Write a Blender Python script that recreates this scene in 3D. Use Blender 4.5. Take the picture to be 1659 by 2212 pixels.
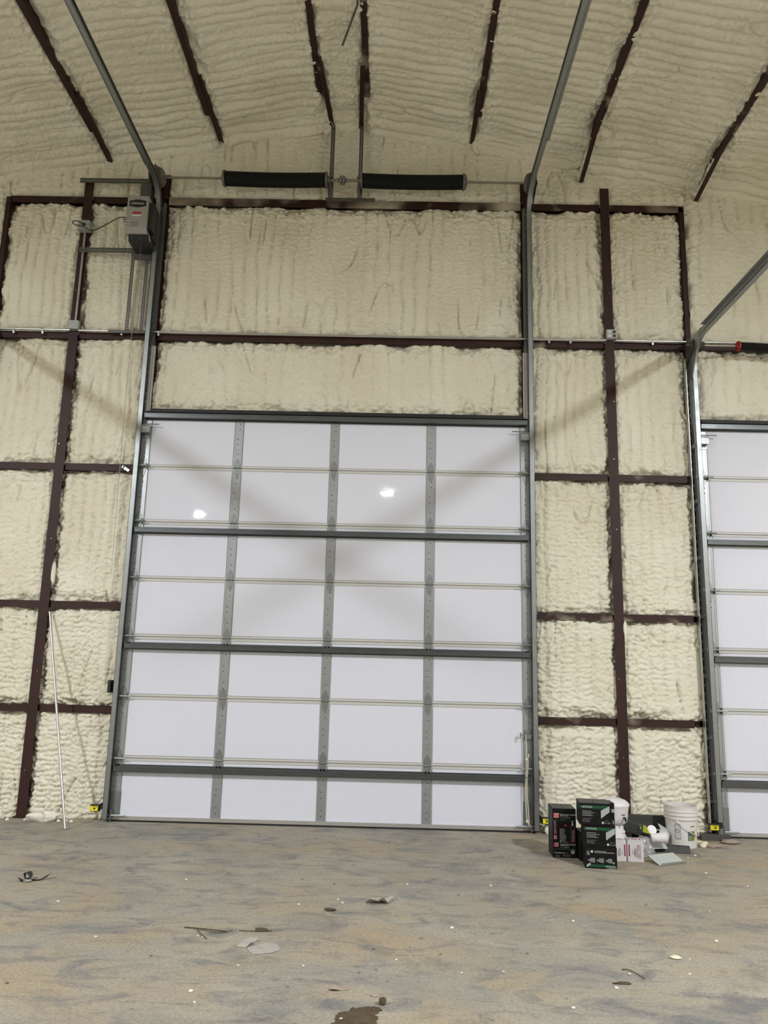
import bpy, math, random
import numpy as np
from mathutils import Vector, Matrix

for o in list(bpy.data.objects):
    bpy.data.objects.remove(o, do_unlink=True)
scene = bpy.context.scene
COL = scene.collection
R = random.Random(7)

# ------------------------------------------------------------------ camera
YAW, PITCH, ROLL = -0.0140, 0.1944, 0.0245
CAM = Vector((0.6856, -8.1133, 1.6114))
F_PX = 1661.0
fw = Vector((math.sin(YAW)*math.cos(PITCH), math.cos(YAW)*math.cos(PITCH), math.sin(PITCH)))
rt = Vector((math.cos(YAW), -math.sin(YAW), 0)); up = rt.cross(fw)
rt2 = math.cos(ROLL)*rt + math.sin(ROLL)*up
up2 = -math.sin(ROLL)*rt + math.cos(ROLL)*up
cd = bpy.data.cameras.new('camera'); cam = bpy.data.objects.new('camera', cd); COL.objects.link(cam)
m3 = Matrix((rt2, up2, -fw)).transposed()
cam.matrix_world = Matrix.Translation(CAM) @ m3.to_4x4()
cd.sensor_fit = 'HORIZONTAL'; cd.sensor_width = 36.0; cd.lens = F_PX/1659*36.0
cd.clip_start = 0.05; cd.clip_end = 200
scene.camera = cam

# ------------------------------------------------------------------ world, exposure
w = bpy.data.worlds.new('world'); scene.world = w; w.use_nodes = True
w.node_tree.nodes['Background'].inputs[0].default_value = (0.55, 0.62, 0.7, 1)
w.node_tree.nodes['Background'].inputs[1].default_value = 0.05
vs = scene.view_settings
vs.view_transform = 'Standard'; vs.look = 'None'; vs.gamma = 1.0; vs.use_curve_mapping = False
vs.exposure = 0.0
LAMP_POWER = 870.0
LAMP_COLOR = (0.945, 0.965, 1.0)
LAMPS = [(-6.3, -8.0, 6.75, 1.0), (6.3, -8.0, 6.75, 1.0), (0.45, -15.5, 6.9, 0.22),
         (-6.3, -19.0, 6.75, 0.2), (6.3, -19.0, 6.75, 0.2)]

# ------------------------------------------------------------------ materials
def new_mat(name):
    m = bpy.data.materials.new(name); m.use_nodes = True
    nt = m.node_tree; b = nt.nodes['Principled BSDF']
    return m, nt, b
def nd(nt, t, **kw):
    n = nt.nodes.new(t)
    for k, v in kw.items(): setattr(n, k, v)
    return n
def simple(name, col, rough=0.5, metal=0.0, spec=0.5, var=0.06, scale=30, bump=0.0, bscale=200, coat=0):
    m, nt, b = new_mat(name)
    tc = nd(nt, 'ShaderNodeTexCoord'); no = nd(nt, 'ShaderNodeTexNoise')
    no.inputs['Scale'].default_value = scale; no.inputs['Detail'].default_value = 3
    nt.links.new(tc.outputs['Object'], no.inputs['Vector'])
    r = nd(nt, 'ShaderNodeMapRange'); r.inputs['To Min'].default_value = 1-var; r.inputs['To Max'].default_value = 1+var
    nt.links.new(no.outputs['Fac'], r.inputs['Value'])
    mx = nd(nt, 'ShaderNodeMix', data_type='RGBA', blend_type='MULTIPLY'); mx.inputs['Factor'].default_value = 1
    mx.inputs['A'].default_value = (*col, 1); nt.links.new(r.outputs[0], mx.inputs['B'])
    nt.links.new(mx.outputs['Result'], b.inputs['Base Color'])
    b.inputs['Roughness'].default_value = rough; b.inputs['Metallic'].default_value = metal
    b.inputs['Specular IOR Level'].default_value = spec; b.inputs['Coat Weight'].default_value = coat
    if bump:
        n2 = nd(nt, 'ShaderNodeTexNoise'); n2.inputs['Scale'].default_value = bscale
        nt.links.new(tc.outputs['Object'], n2.inputs['Vector'])
        bp = nd(nt, 'ShaderNodeBump'); bp.inputs['Strength'].default_value = bump; bp.inputs['Distance'].default_value = 0.002
        nt.links.new(n2.outputs['Fac'], bp.inputs['Height']); nt.links.new(bp.outputs[0], b.inputs['Normal'])
    return m

FOAM_COL = (0.80, 0.745, 0.585)
def foam_material():
    m, nt, b = new_mat('spray_foam')
    g = nd(nt, 'ShaderNodeNewGeometry')
    n1 = nd(nt, 'ShaderNodeTexNoise'); n1.inputs['Scale'].default_value = 1.3; n1.inputs['Detail'].default_value = 5
    nt.links.new(g.outputs['Position'], n1.inputs['Vector'])
    cr = nd(nt, 'ShaderNodeValToRGB')
    cr.color_ramp.elements[0].position = 0.3; cr.color_ramp.elements[0].color = (0.70, 0.657, 0.52, 1)
    cr.color_ramp.elements[1].position = 0.7; cr.color_ramp.elements[1].color = (0.79, 0.756, 0.638, 1)
    nt.links.new(n1.outputs['Fac'], cr.inputs[0])
    nt.links.new(cr.outputs[0], b.inputs['Base Color'])
    b.inputs['Roughness'].default_value = 0.6; b.inputs['Specular IOR Level'].default_value = 0.3
    n2 = nd(nt, 'ShaderNodeTexNoise'); n2.inputs['Scale'].default_value = 45; n2.inputs['Detail'].default_value = 4
    nt.links.new(g.outputs['Position'], n2.inputs['Vector'])
    bp = nd(nt, 'ShaderNodeBump'); bp.inputs['Strength'].default_value = 0.45; bp.inputs['Distance'].default_value = 0.008
    nt.links.new(n2.outputs['Fac'], bp.inputs['Height']); nt.links.new(bp.outputs[0], b.inputs['Normal'])
    return m
FOAM = foam_material()

def red_steel(name, thr, soft=0.08, sx=2.2):
    """red oxide primed steel with foam overspray where a noise field passes thr"""
    m, nt, b = new_mat(name)
    g = nd(nt, 'ShaderNodeNewGeometry')
    n1 = nd(nt, 'ShaderNodeTexNoise'); n1.inputs['Scale'].default_value = sx; n1.inputs['Detail'].default_value = 3
    nt.links.new(g.outputs['Position'], n1.inputs['Vector'])
    mr = nd(nt, 'ShaderNodeMapRange'); mr.inputs['From Min'].default_value = thr; mr.inputs['From Max'].default_value = thr+soft
    nt.links.new(n1.outputs['Fac'], mr.inputs['Value'])
    n2 = nd(nt, 'ShaderNodeTexNoise'); n2.inputs['Scale'].default_value = 9; n2.inputs['Detail'].default_value = 5
    nt.links.new(g.outputs['Position'], n2.inputs['Vector'])
    cr = nd(nt, 'ShaderNodeValToRGB')
    cr.color_ramp.elements[0].position = 0.3; cr.color_ramp.elements[0].color = (0.025, 0.0068, 0.005, 1)
    cr.color_ramp.elements[1].position = 0.75; cr.color_ramp.elements[1].color = (0.039, 0.0125, 0.0095, 1)
    nt.links.new(n2.outputs['Fac'], cr.inputs[0])
    mx = nd(nt, 'ShaderNodeMix', data_type='RGBA')
    nt.links.new(mr.outputs[0], mx.inputs['Factor']); nt.links.new(cr.outputs[0], mx.inputs['A'])
    mx.inputs['B'].default_value = (0.52, 0.47, 0.36, 1)
    nt.links.new(mx.outputs['Result'], b.inputs['Base Color'])
    b.inputs['Roughness'].default_value = 0.55; b.inputs['Specular IOR Level'].default_value = 0.35
    return m
RED = red_steel('red_oxide_steel', 0.70)
RED_SPRAY = red_steel('red_oxide_steel_oversprayed', 0.57, 0.20, 1.8)
RED_HEAVY = red_steel('red_oxide_steel_heavily_oversprayed', 0.46, 0.20, 1.3)

def galv(name, col, rough, metal=0.85, scale=60):
    m, nt, b = new_mat(name)
    tc = nd(nt, 'ShaderNodeTexCoord'); v = nd(nt, 'ShaderNodeTexVoronoi'); v.inputs['Scale'].default_value = scale
    nt.links.new(tc.outputs['Object'], v.inputs['Vector'])
    cr = nd(nt, 'ShaderNodeValToRGB')
    cr.color_ramp.elements[0].color = (*[c*0.94 for c in col], 1); cr.color_ramp.elements[1].color = (*[min(1, c*1.06) for c in col], 1)
    nt.links.new(v.outputs['Color'], cr.inputs[0]); nt.links.new(cr.outputs[0], b.inputs['Base Color'])
    n = nd(nt, 'ShaderNodeTexNoise'); n.inputs['Scale'].default_value = 8
    nt.links.new(tc.outputs['Object'], n.inputs['Vector'])
    mr = nd(nt, 'ShaderNodeMapRange'); mr.inputs['To Min'].default_value = rough*0.75; mr.inputs['To Max'].default_value = rough*1.25
    nt.links.new(n.outputs['Fac'], mr.inputs['Value']); nt.links.new(mr.outputs[0], b.inputs['Roughness'])
    b.inputs['Metallic'].default_value = metal
    return m
GALV = galv('galvanised_steel', (0.30, 0.32, 0.32), 0.40)
GALV_STILE = galv('galvanised_stile', (0.41, 0.43, 0.45), 0.38, 0.7)
GALV_DARK = galv('galvanised_strut', (0.12, 0.13, 0.135), 0.36, 0.8)
GALV_DULL = galv('dull_galvanised_angle', (0.115, 0.115, 0.105), 0.5, 0.6)
CONDUIT = galv('conduit_steel', (0.55, 0.56, 0.56), 0.3, 0.95)
SHAFT = galv('shaft_steel', (0.27, 0.25, 0.20), 0.35, 0.8)
ALU = galv('aluminium_rail', (0.5, 0.49, 0.47), 0.45, 0.6)
CAST = simple('cast_grey', (0.17, 0.165, 0.155), 0.5, 0.6)
PAN = simple('door_pan_beige', (0.56, 0.555, 0.54), 0.4, 0, var=0.03)
def door_white():
    m, nt, b = new_mat('door_white_backing')
    g = nd(nt, 'ShaderNodeNewGeometry')
    n = nd(nt, 'ShaderNodeTexNoise'); n.inputs['Scale'].default_value = 0.8
    nt.links.new(g.outputs['Position'], n.inputs['Vector'])
    cr = nd(nt, 'ShaderNodeValToRGB')
    cr.color_ramp.elements[0].color = (0.70, 0.72, 0.82, 1); cr.color_ramp.elements[1].color = (0.73, 0.745, 0.845, 1)
    nt.links.new(n.outputs['Fac'], cr.inputs[0]); nt.links.new(cr.outputs[0], b.inputs['Base Color'])
    b.inputs['Roughness'].default_value = 0.035; b.inputs['Specular IOR Level'].default_value = 0.3
    n2 = nd(nt, 'ShaderNodeTexNoise'); n2.inputs['Scale'].default_value = 3.0
    nt.links.new(g.outputs['Position'], n2.inputs['Vector'])
    bp = nd(nt, 'ShaderNodeBump'); bp.inputs['Strength'].default_value = 0.05; bp.inputs['Distance'].default_value = 0.02
    nt.links.new(n2.outputs['Fac'], bp.inputs['Height']); nt.links.new(bp.outputs[0], b.inputs['Normal'])
    return m
WHITE_SHEET = door_white()
RUBBER = simple('black_rubber', (0.012, 0.012, 0.013), 0.6)
BLACK = simple('black_plastic', (0.014, 0.014, 0.014), 0.45)
SPRING = simple('black_spring_steel', (0.008, 0.009, 0.008), 0.65, 0.0, spec=0.25)
GREYBOX = simple('grey_operator_cover', (0.30, 0.29, 0.265), 0.45, var=0.03)
GREYBOX2 = simple('grey_device_box', (0.36, 0.37, 0.36), 0.45, 0.1, var=0.03)
VINYL = simple('white_vinyl', (0.62, 0.59, 0.60), 0.4, var=0.02)
YELLOW = simple('yellow_label', (0.80, 0.70, 0.02), 0.5, var=0.02)
REDP = simple('red_paint', (0.35, 0.02, 0.015), 0.45)
ROPE = simple('cotton_rope', (0.62, 0.57, 0.47), 0.9, bump=0.5)
BOXBLK = simple('black_carton', (0.007, 0.007, 0.0075), 0.5, spec=0.2, var=0.25, scale=14)
BOXTOP = simple('dusty_black_carton', (0.045, 0.045, 0.047), 0.5, var=0.25, scale=10)
PRINT_W = simple('white_print', (0.62, 0.62, 0.61), 0.5)
PRINT_G = simple('grey_print', (0.17, 0.17, 0.17), 0.5)
PRINT_L = simple('light_grey_print', (0.36, 0.38, 0.38), 0.5)
GREEN = simple('green_print', (0.005, 0.066, 0.026), 0.4)
GREENL = simple('green_line_print', (0.01, 0.16, 0.07), 0.4)
REDPR = simple('red_print', (0.50, 0.035, 0.04), 0.45)
MAROON = simple('maroon_print', (0.30, 0.03, 0.045), 0.5)
BLUEP = simple('blue_print', (0.05, 0.09, 0.32), 0.5)
CARD_W = simple('white_carton', (0.72, 0.70, 0.73), 0.5, var=0.04)
PAIL = simple('white_pail_plastic', (0.70, 0.675, 0.655), 0.35, var=0.07, scale=6)
COOLER = simple('white_cooler_plastic', (0.74, 0.73, 0.76), 0.3, var=0.02)
CUP = simple('white_foam_cup', (0.80, 0.79, 0.80), 0.5, var=0.02)
CUPIN = CUP
LIME = simple('lime_print', (0.42, 0.44, 0.03), 0.45)
DKGREEN = simple('dark_green_print', (0.014, 0.045, 0.02), 0.45)
OLIVE = simple('green_label', (0.16, 0.22, 0.05), 0.5, var=0.35, scale=30)
FLASH = galv('grey_flashing', (0.035, 0.037, 0.036), 0.5, 0.2)
FLASHL = simple('pale_painted_flashing', (0.50, 0.54, 0.52), 0.35, 0.1)
PAPER = simple('grey_white_paper', (0.40, 0.385, 0.35), 0.8, var=0.06)
MUD = simple('brown_mud', (0.085, 0.062, 0.035), 0.9, var=0.5, scale=25, bump=0.6, bscale=60)
TWIG = simple('dry_brown_stem', (0.10, 0.075, 0.04), 0.9)
CHIP = simple('grey_stone_chip', (0.20, 0.17, 0.14), 0.9, var=0.3)
LEAF = simple('curled_tan_scrap', (0.36, 0.29, 0.24), 0.8)
CREAM = simple('cream_foam_scrap', (0.78, 0.72, 0.55), 0.7, bump=0.4)
FOAMW = simple('white_foam_scrap', (0.78, 0.75, 0.66), 0.7, bump=0.5)
def clear_plastic():
    m, nt, b = new_mat('clear_plastic_bag')
    b.inputs['Base Color'].default_value = (0.55, 0.55, 0.58, 1); b.inputs['Roughness'].default_value = 0.15
    n = nd(nt, 'ShaderNodeTexNoise'); n.inputs['Scale'].default_value = 14
    mr = nd(nt, 'ShaderNodeMapRange'); mr.inputs['To Min'].default_value = 0.25; mr.inputs['To Max'].default_value = 0.75
    nt.links.new(n.outputs['Fac'], mr.inputs['Value']); nt.links.new(mr.outputs[0], b.inputs['Alpha'])
    return m
BAG = clear_plastic()
def emit(name, col, s):
    m, nt, b = new_mat(name)
    b.inputs['Base Color'].default_value = (0.8, 0.8, 0.8, 1)
    b.inputs['Emission Color'].default_value = (*col, 1); b.inputs['Emission Strength'].default_value = s
    return m
LENS = emit('lit_lens', LAMP_COLOR, 8.0)

def floor_material():
    m, nt, b = new_mat('dusty_concrete')
    g = nd(nt, 'ShaderNodeNewGeometry')
    def noise(scale, detail, dist=0.0, sx=1, sy=1, rough=0.55):
        mp = nd(nt, 'ShaderNodeMapping'); mp.inputs['Scale'].default_value = (sx, sy, 1)
        nt.links.new(g.outputs['Position'], mp.inputs['Vector'])
        n = nd(nt, 'ShaderNodeTexNoise'); n.inputs['Scale'].default_value = scale; n.inputs['Detail'].default_value = detail
        n.inputs['Distortion'].default_value = dist; n.inputs['Roughness'].default_value = rough
        nt.links.new(mp.outputs[0], n.inputs['Vector']); return n
    def ramp(src, stops):
        c = nd(nt, 'ShaderNodeValToRGB'); e = c.color_ramp.elements
        while len(e) < len(stops): e.new(0.5)
        for i, (p, col) in enumerate(stops): e[i].position = p; e[i].color = (*col, 1)
        nt.links.new(src, c.inputs[0]); return c
    def mix(a, bb, fac, mode='MIX'):
        x = nd(nt, 'ShaderNodeMix', data_type='RGBA', blend_type=mode)
        if isinstance(fac, float): x.inputs['Factor'].default_value = fac
        else: nt.links.new(fac, x.inputs['Factor'])
        for s, v in (('A', a), ('B', bb)):
            if isinstance(v, tuple): x.inputs[s].default_value = (*v, 1)
            else: nt.links.new(v, x.inputs[s])
        return x.outputs['Result']
    base = ramp(noise(1.1, 8, 0.8, 1, 1.6).outputs['Fac'], [(0.30, (0.27, 0.26, 0.23)), (0.48, (0.345, 0.322, 0.272)), (0.68, (0.40, 0.368, 0.298))])
    tan = ramp(noise(0.75, 8, 1.2, 1, 1.3, 0.6).outputs['Fac'], [(0.47, (0, 0, 0)), (0.66, (1, 1, 1))])
    c = mix(base.outputs[0], (0.395, 0.325, 0.225), tan.outputs[0])
    grey = ramp(noise(3.4, 9, 0.9, 0.8, 1.35, 0.66).outputs['Fac'], [(0.50, (0, 0, 0)), (0.68, (0.95, 0.95, 0.95))])
    c = mix(c, (0.18, 0.182, 0.187), grey.outputs[0])
    streak = ramp(noise(4.2, 8, 0.6, 0.75, 2.2, 0.66).outputs['Fac'], [(0.53, (0, 0, 0)), (0.72, (0.7, 0.7, 0.7))])
    c = mix(c, (0.185, 0.177, 0.165), streak.outputs[0])
    # pale trowel/tyre sweeps
    wv = nd(nt, 'ShaderNodeTexWave'); wv.inputs['Scale'].default_value = 5.5; wv.inputs['Distortion'].default_value = 1.5; wv.inputs['Detail'].default_value = 2
    mp = nd(nt, 'ShaderNodeMapping'); mp.inputs['Rotation'].default_value = (0, 0, 0.35)
    nt.links.new(g.outputs['Position'], mp.inputs['Vector']); nt.links.new(mp.outputs[0], wv.inputs['Vector'])
    mk = ramp(noise(0.6, 2, 0, 1.6, 0.5).outputs['Fac'], [(0.58, (0, 0, 0)), (0.70, (0.22, 0.22, 0.22))])
    wm = mix((0, 0, 0), mk.outputs[0], wv.outputs['Fac'])
    c = mix(c, (0.36, 0.32, 0.24), wm)
    fine = ramp(noise(55, 4).outputs['Fac'], [(0.25, (0.70, 0.70, 0.70)), (0.75, (1.22, 1.22, 1.22))])
    c = mix(c, fine.outputs[0], 0.8, 'MULTIPLY')
    speck = ramp(noise(24, 3, 0.3, 1, 1.4).outputs['Fac'], [(0.66, (0, 0, 0)), (0.73, (0.6, 0.6, 0.6))])
    c = mix(c, (0.10, 0.085, 0.065), speck.outputs[0])
    nt.links.new(c, b.inputs['Base Color'])
    b.inputs['Roughness'].default_value = 0.75; b.inputs['Specular IOR Level'].default_value = 0.25
    bp = nd(nt, 'ShaderNodeBump'); bp.inputs['Strength'].default_value = 0.3; bp.inputs['Distance'].default_value = 0.01
    nt.links.new(noise(22, 6).outputs['Fac'], bp.inputs['Height']); nt.links.new(bp.outputs[0], b.inputs['Normal'])
    return m
FLOOR = floor_material()

# ------------------------------------------------------------------ mesh helpers
WO = {}
def link(o, parent=None, world=(0, 0, 0)):
    COL.objects.link(o); world = Vector(world)
    if parent is not None:
        o.parent = parent; o.location = world - WO[parent.name]
    else: o.location = world
    WO[o.name] = world
    return o
def thing(name, label, cat, loc, group=None, kind=None):
    o = bpy.data.objects.new(name, None); o.empty_display_size = 0.1
    link(o, None, loc); tag(o, label, cat, group, kind); return o
def tag(o, label=None, cat=None, group=None, kind=None):
    if label: o['label'] = label
    if cat: o['category'] = cat
    if group: o['group'] = group
    if kind: o['kind'] = kind
    return o

class MB:
    def __init__(s): s.v = []; s.f = []
    def add(s, vs, fs):
        n = len(s.v); s.v += [tuple(p) for p in vs]; s.f += [tuple(i+n for i in f) for f in fs]; return s
    def box(s, x0, x1, y0, y1, z0, z1):
        vs = [(x, y, z) for z in (z0, z1) for y in (y0, y1) for x in (x0, x1)]
        return s.add(vs, [(0, 2, 3, 1), (4, 5, 7, 6), (0, 1, 5, 4), (2, 6, 7, 3), (0, 4, 6, 2), (1, 3, 7, 5)])
    def bar(s, p0, p1, w, h, upv=(0, 0, 1)):
        p0, p1 = Vector(p0), Vector(p1); d = (p1-p0).normalized(); u = Vector(upv)
        a = d.cross(u).normalized(); u = a.cross(d).normalized()
        vs = [p + a*(i*w/2) + u*(j*h/2) for p in (p0, p1) for i, j in ((-1, -1), (1, -1), (1, 1), (-1, 1))]
        return s.add(vs, [(3, 2, 1, 0), (4, 5, 6, 7)] + [(k, (k+1) % 4, 4+(k+1) % 4, 4+k) for k in range(4)])
    def tube(s, pts, r, n=10, cap=True):
        pts = [Vector(p) for p in pts]; rr = r if isinstance(r, (list, tuple)) else [r]*len(pts)
        d0 = (pts[1]-pts[0]).normalized(); ref = Vector((0, 0, 1)) if abs(d0.z) < 0.9 else Vector((1, 0, 0))
        a = d0.cross(ref).normalized(); vs = []; N = len(pts)
        for i, p in enumerate(pts):
            d = (pts[min(i+1, N-1)]-pts[max(i-1, 0)])
            if d.length < 1e-9: d = d0
            d = d.normalized(); a = (a - d*a.dot(d)).normalized(); b = d.cross(a)
            vs += [p + (a*math.cos(2*math.pi*k/n) + b*math.sin(2*math.pi*k/n))*rr[i] for k in range(n)]
        fs = [(i*n+k, i*n+(k+1) % n, (i+1)*n+(k+1) % n, (i+1)*n+k) for i in range(N-1) for k in range(n)]
        if cap: fs += [tuple(range(n-1, -1, -1)), tuple((N-1)*n+k for k in range(n))]
        return s.add(vs, fs)
    def lathe(s, prof, c, axis='z', n=28, a0=0, a1=2*math.pi, sag=None):
        """prof: list of (r, h) along axis from centre c"""
        full = abs(a1-a0-2*math.pi) < 1e-6; m = n if full else n+1; vs = []
        for r, h in prof:
            for k in range(m):
                t = a0+(a1-a0)*k/n
                if axis == 'z': p = (c[0]+r*math.cos(t), c[1]+r*math.sin(t), c[2]+h)
                elif axis == 'x': p = (c[0]+h, c[1]+r*math.cos(t), c[2]+r*math.sin(t)+(sag(h) if sag else 0))
                else: p = (c[0]+r*math.cos(t), c[1]+h, c[2]+r*math.sin(t))
                vs.append(p)
        fs = []
        for i in range(len(prof)-1):
            for k in range(n):
                k2 = (k+1) % m
                fs.append((i*m+k, i*m+k2, (i+1)*m+k2, (i+1)*m+k))
        return s.add(vs, fs)
    def poly(s, pts, th, nrm):
        """flat polygon with thickness th along nrm (pts on the front, body goes -nrm)"""
        n = len(pts); nv = Vector(nrm)*th
        vs = [Vector(p) for p in pts] + [Vector(p)-nv for p in pts]
        return s.add(vs, [tuple(range(n)), tuple(range(2*n-1, n-1, -1))] + [(i, n+i, n+(i+1) % n, (i+1) % n) for i in range(n)])
    def blob(s, c, rx, ry, rz, seed=0, amp=0.25, n=12, m=8, flat=None):
        rr = random.Random(seed); ph = [rr.uniform(0, 6.28) for _ in range(8)]; vs = []
        for i in range(m+1):
            th = math.pi*i/m
            for k in range(n):
                t = 2*math.pi*k/n
                q = 1+amp*(math.sin(2*t+ph[0])*math.sin(th+ph[1])*0.5+math.sin(3*t+ph[2]+2*th)*0.35+math.sin(5*t+ph[3]-3*th)*0.25*math.sin(th)+0.3*math.sin(4*th+ph[4]))
                z = rz*math.cos(th)*q
                p = [c[0]+rx*math.sin(th)*math.cos(t)*q, c[1]+ry*math.sin(th)*math.sin(t)*q, c[2]+z]
                if flat is not None: p[2] = max(p[2], flat)
                vs.append(p)
        return s.add(vs, [(i*n+k, (i+1)*n+k, (i+1)*n+(k+1) % n, i*n+(k+1) % n) for i in range(m) for k in range(n)])
    def xform(s, M):
        s.v = [tuple(M @ Vector(p)) for p in s.v]; return s
    def mesh(s, name, mat, org=(0, 0, 0), smooth=False):
        o = Vector(org); me = bpy.data.meshes.new(name)
        me.from_pydata([tuple(Vector(p)-o) for p in s.v], [], s.f); me.update()
        me.materials.append(mat)
        if smooth:
            me.shade_smooth()
            try: me.set_sharp_from_angle(angle=math.radians(40))
            except Exception: pass
        return me
    def obj(s, name, mat, parent=None, smooth=False):
        xs, ys, zs = zip(*s.v)
        org = Vector(((min(xs)+max(xs))/2, (min(ys)+max(ys))/2, min(zs) if parent is None else (min(zs)+max(zs))/2))
        o = bpy.data.objects.new(name, s.mesh(name, mat, org, smooth))
        return link(o, parent, org)
CACHE = {}
def inst(key, fn, name, mat, parent, off, smooth=False):
    """mesh shared between alike pieces; built about its own origin, placed at parent + off"""
    if key not in CACHE: CACHE[key] = fn().mesh(name, mat, (0, 0, 0), smooth)
    o = bpy.data.objects.new(name, CACHE[key])
    return link(o, parent, WO[parent.name]+Vector(off))

def text(name, body, mat, size, M, parent, ext=0.0004, align='LEFT', sx=1.0):
    """printed lettering: flat in the local xy plane of M"""
    c = bpy.data.curves.new(name, 'FONT'); c.body = body; c.size = size; c.extrude = ext; c.align_x = align
    t = bpy.data.objects.new(name, c); COL.objects.link(t)
    dg = bpy.context.evaluated_depsgraph_get(); dg.update()
    me = bpy.data.meshes.new_from_object(t.evaluated_get(dg))
    bpy.data.objects.remove(t, do_unlink=True)
    S = Matrix.Diagonal((sx, 1, 1, 1))
    me.transform(M @ S)
    me.transform(Matrix.Translation(-M.translation))
    me.materials.clear(); me.materials.append(mat)
    o = bpy.data.objects.new(name, me)
    return link(o, parent, M.translation)

# ---- noise for the sprayed foam relief
def perm(seed):
    return np.random.RandomState(seed).permutation(256)
GR = np.random.RandomState(3).uniform(0, 2*np.pi, 256); GX, GY = np.cos(GR), np.sin(GR)
def pn(x, y, seed=0):
    p = perm(seed); xi = np.floor(x).astype(int); yi = np.floor(y).astype(int); xf = x-xi; yf = y-yi
    def g(ix, iy, dx, dy):
        h = p[(p[ix & 255]+iy) & 255]; return GX[h]*dx+GY[h]*dy
    u = xf*xf*xf*(xf*(xf*6-15)+10); v = yf*yf*yf*(yf*(yf*6-15)+10)
    a = g(xi, yi, xf, yf); b = g(xi+1, yi, xf-1, yf); c = g(xi, yi+1, xf, yf-1); d = g(xi+1, yi+1, xf-1, yf-1)
    return (a+(b-a)*u)+((c+(d-c)*u)-(a+(b-a)*u))*v
def sst(a, b, x):
    t = np.clip((x-a)/(b-a), 0, 1); return t*t*(3-2*t)

def foam_panel(name, parent, o, u, v, n, U, V, res=0.011, lump=0.5, stroke=7.0, seed=1, edge=(1, 1, 1, 1), depth=0.10, swap=False, amp=1.0, fillet=None):
    """sprayed foam pillow over a U x V rectangle; heights along n. edge = left,right,bottom,top tuck-in"""
    nu, nv = max(2, int(U/res)), max(2, int(V/res))
    a = np.linspace(0, U, nu+1); b = np.linspace(0, V, nv+1); A, B = np.meshgrid(a, b)
    so = seed*3.71
    P, Q = (B, A) if swap else (A, B)          # P across the strokes, Q along them
    wob = 0.045*pn(A*7+so, B*7, seed)+0.03*pn(A*16, B*16+so, seed+9)
    big = 9.0
    d = np.minimum(np.minimum(A if edge[0] else big, (U-A) if edge[1] else big), np.minimum(B if edge[2] else big, (V-B) if edge[3] else big))+wob
    ragged = 0.50+0.36*sst(-0.25, 0.30, pn(A*2.6+so, B*2.6, seed+14))+0.25*pn(A*11, B*11+so, seed+15)
    pil0 = sst(-0.03, 0.125, d); pil = np.clip(ragged+(1-ragged)*pil0, 0, 1.1)
    s = P*stroke+so+0.55*pn(P*1.6+so, Q*0.9, seed+1)+0.20*pn(P*5, Q*4+so, seed+2)
    rid = np.abs(np.sin(np.pi*s))**0.4
    vary = 0.35+0.65*sst(-0.35, 0.35, pn(P*2.2+so, Q*0.8, seed+3))
    wx = 0.25*pn(P*9+so, Q*9, seed+4)
    l1 = np.abs(pn(P*15+so+wx*1.5, Q*20+wx*1.5, seed+5)); l2 = np.abs(pn(P*33+so+wx, Q*41, seed+6)); l3 = np.abs(pn(P*7+wx*2, Q*9+so, seed+7))
    off = np.random.RandomState(seed+77).uniform(0, 1, 4096)[np.floor(s).astype(int) % 4096]
    row = Q*(13+7*lump)+off+0.55*pn(P*7+so, Q*7, seed+16)+0.25*pn(P*19, Q*19+so, seed+17)
    rip = np.abs(np.sin(np.pi*row))**0.6*(0.5+0.8*sst(-0.3, 0.3, pn(P*3.3, Q*2.9+so, seed+18)))
    near = 1-sst(0.05, 0.26, d)
    h = depth*pil + amp*pil*((1-0.55*lump)*0.055*rid*vary + (0.002+0.013*lump)*rip + lump*(0.046*l1+0.034*l2) + (1-lump)*(0.026*l2+0.018*l1)
                             + 0.065*near*l3 + 0.045*near*l1 + 0.02*pn(A*1.3+so, B*1.1, seed+8)) + 0.008
    # a few crevices where two passes did not merge
    cv = np.abs(pn(P*3.1+so, Q*0.7, seed+11)); h = h - amp*0.032*(1-sst(0.0, 0.035, cv))*sst(0.0, 0.25, pn(A*1.7, B*1.9+so, seed+12))*pil
    if fillet is not None: h = h + fillet(A, B)
    if depth > 0.11: h = np.where(h > 0.165, 0.165+0.020*np.tanh((h-0.165)/0.020), h)      # stays behind the steel faces
    o, u, v, n = (np.array(k, float) for k in (o, u, v, n))
    W = o[None, None]+A[..., None]*u+B[..., None]*v+h[..., None]*n
    W = W.reshape(-1, 3); org = np.array([W[:, 0].mean(), W[:, 1].mean(), W[:, 2].mean()])
    idx = np.arange((nu+1)*(nv+1)).reshape(nv+1, nu+1)
    q = np.stack([idx[:-1, :-1], idx[:-1, 1:], idx[1:, 1:], idx[1:, :-1]], -1).reshape(-1, 4)
    if np.dot(np.cross(u, v), n) < 0: q = q[:, ::-1]
    me = bpy.data.meshes.new(name)
    me.vertices.add(len(W)); me.vertices.foreach_set('co', (W-org).astype(np.float32).ravel())
    me.loops.add(q.size); me.loops.foreach_set('vertex_index', q.astype(np.int32).ravel())
    me.polygons.add(len(q)); me.polygons.foreach_set('loop_start', np.arange(0, q.size, 4, dtype=np.int32))
    try: me.polygons.foreach_set('loop_total', np.full(len(q), 4, np.int32))
    except Exception: pass
    me.update(calc_edges=True); me.validate(); me.shade_smooth(); me.materials.append(FOAM)
    return link(bpy.data.objects.new(name, me), parent, org)

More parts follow.
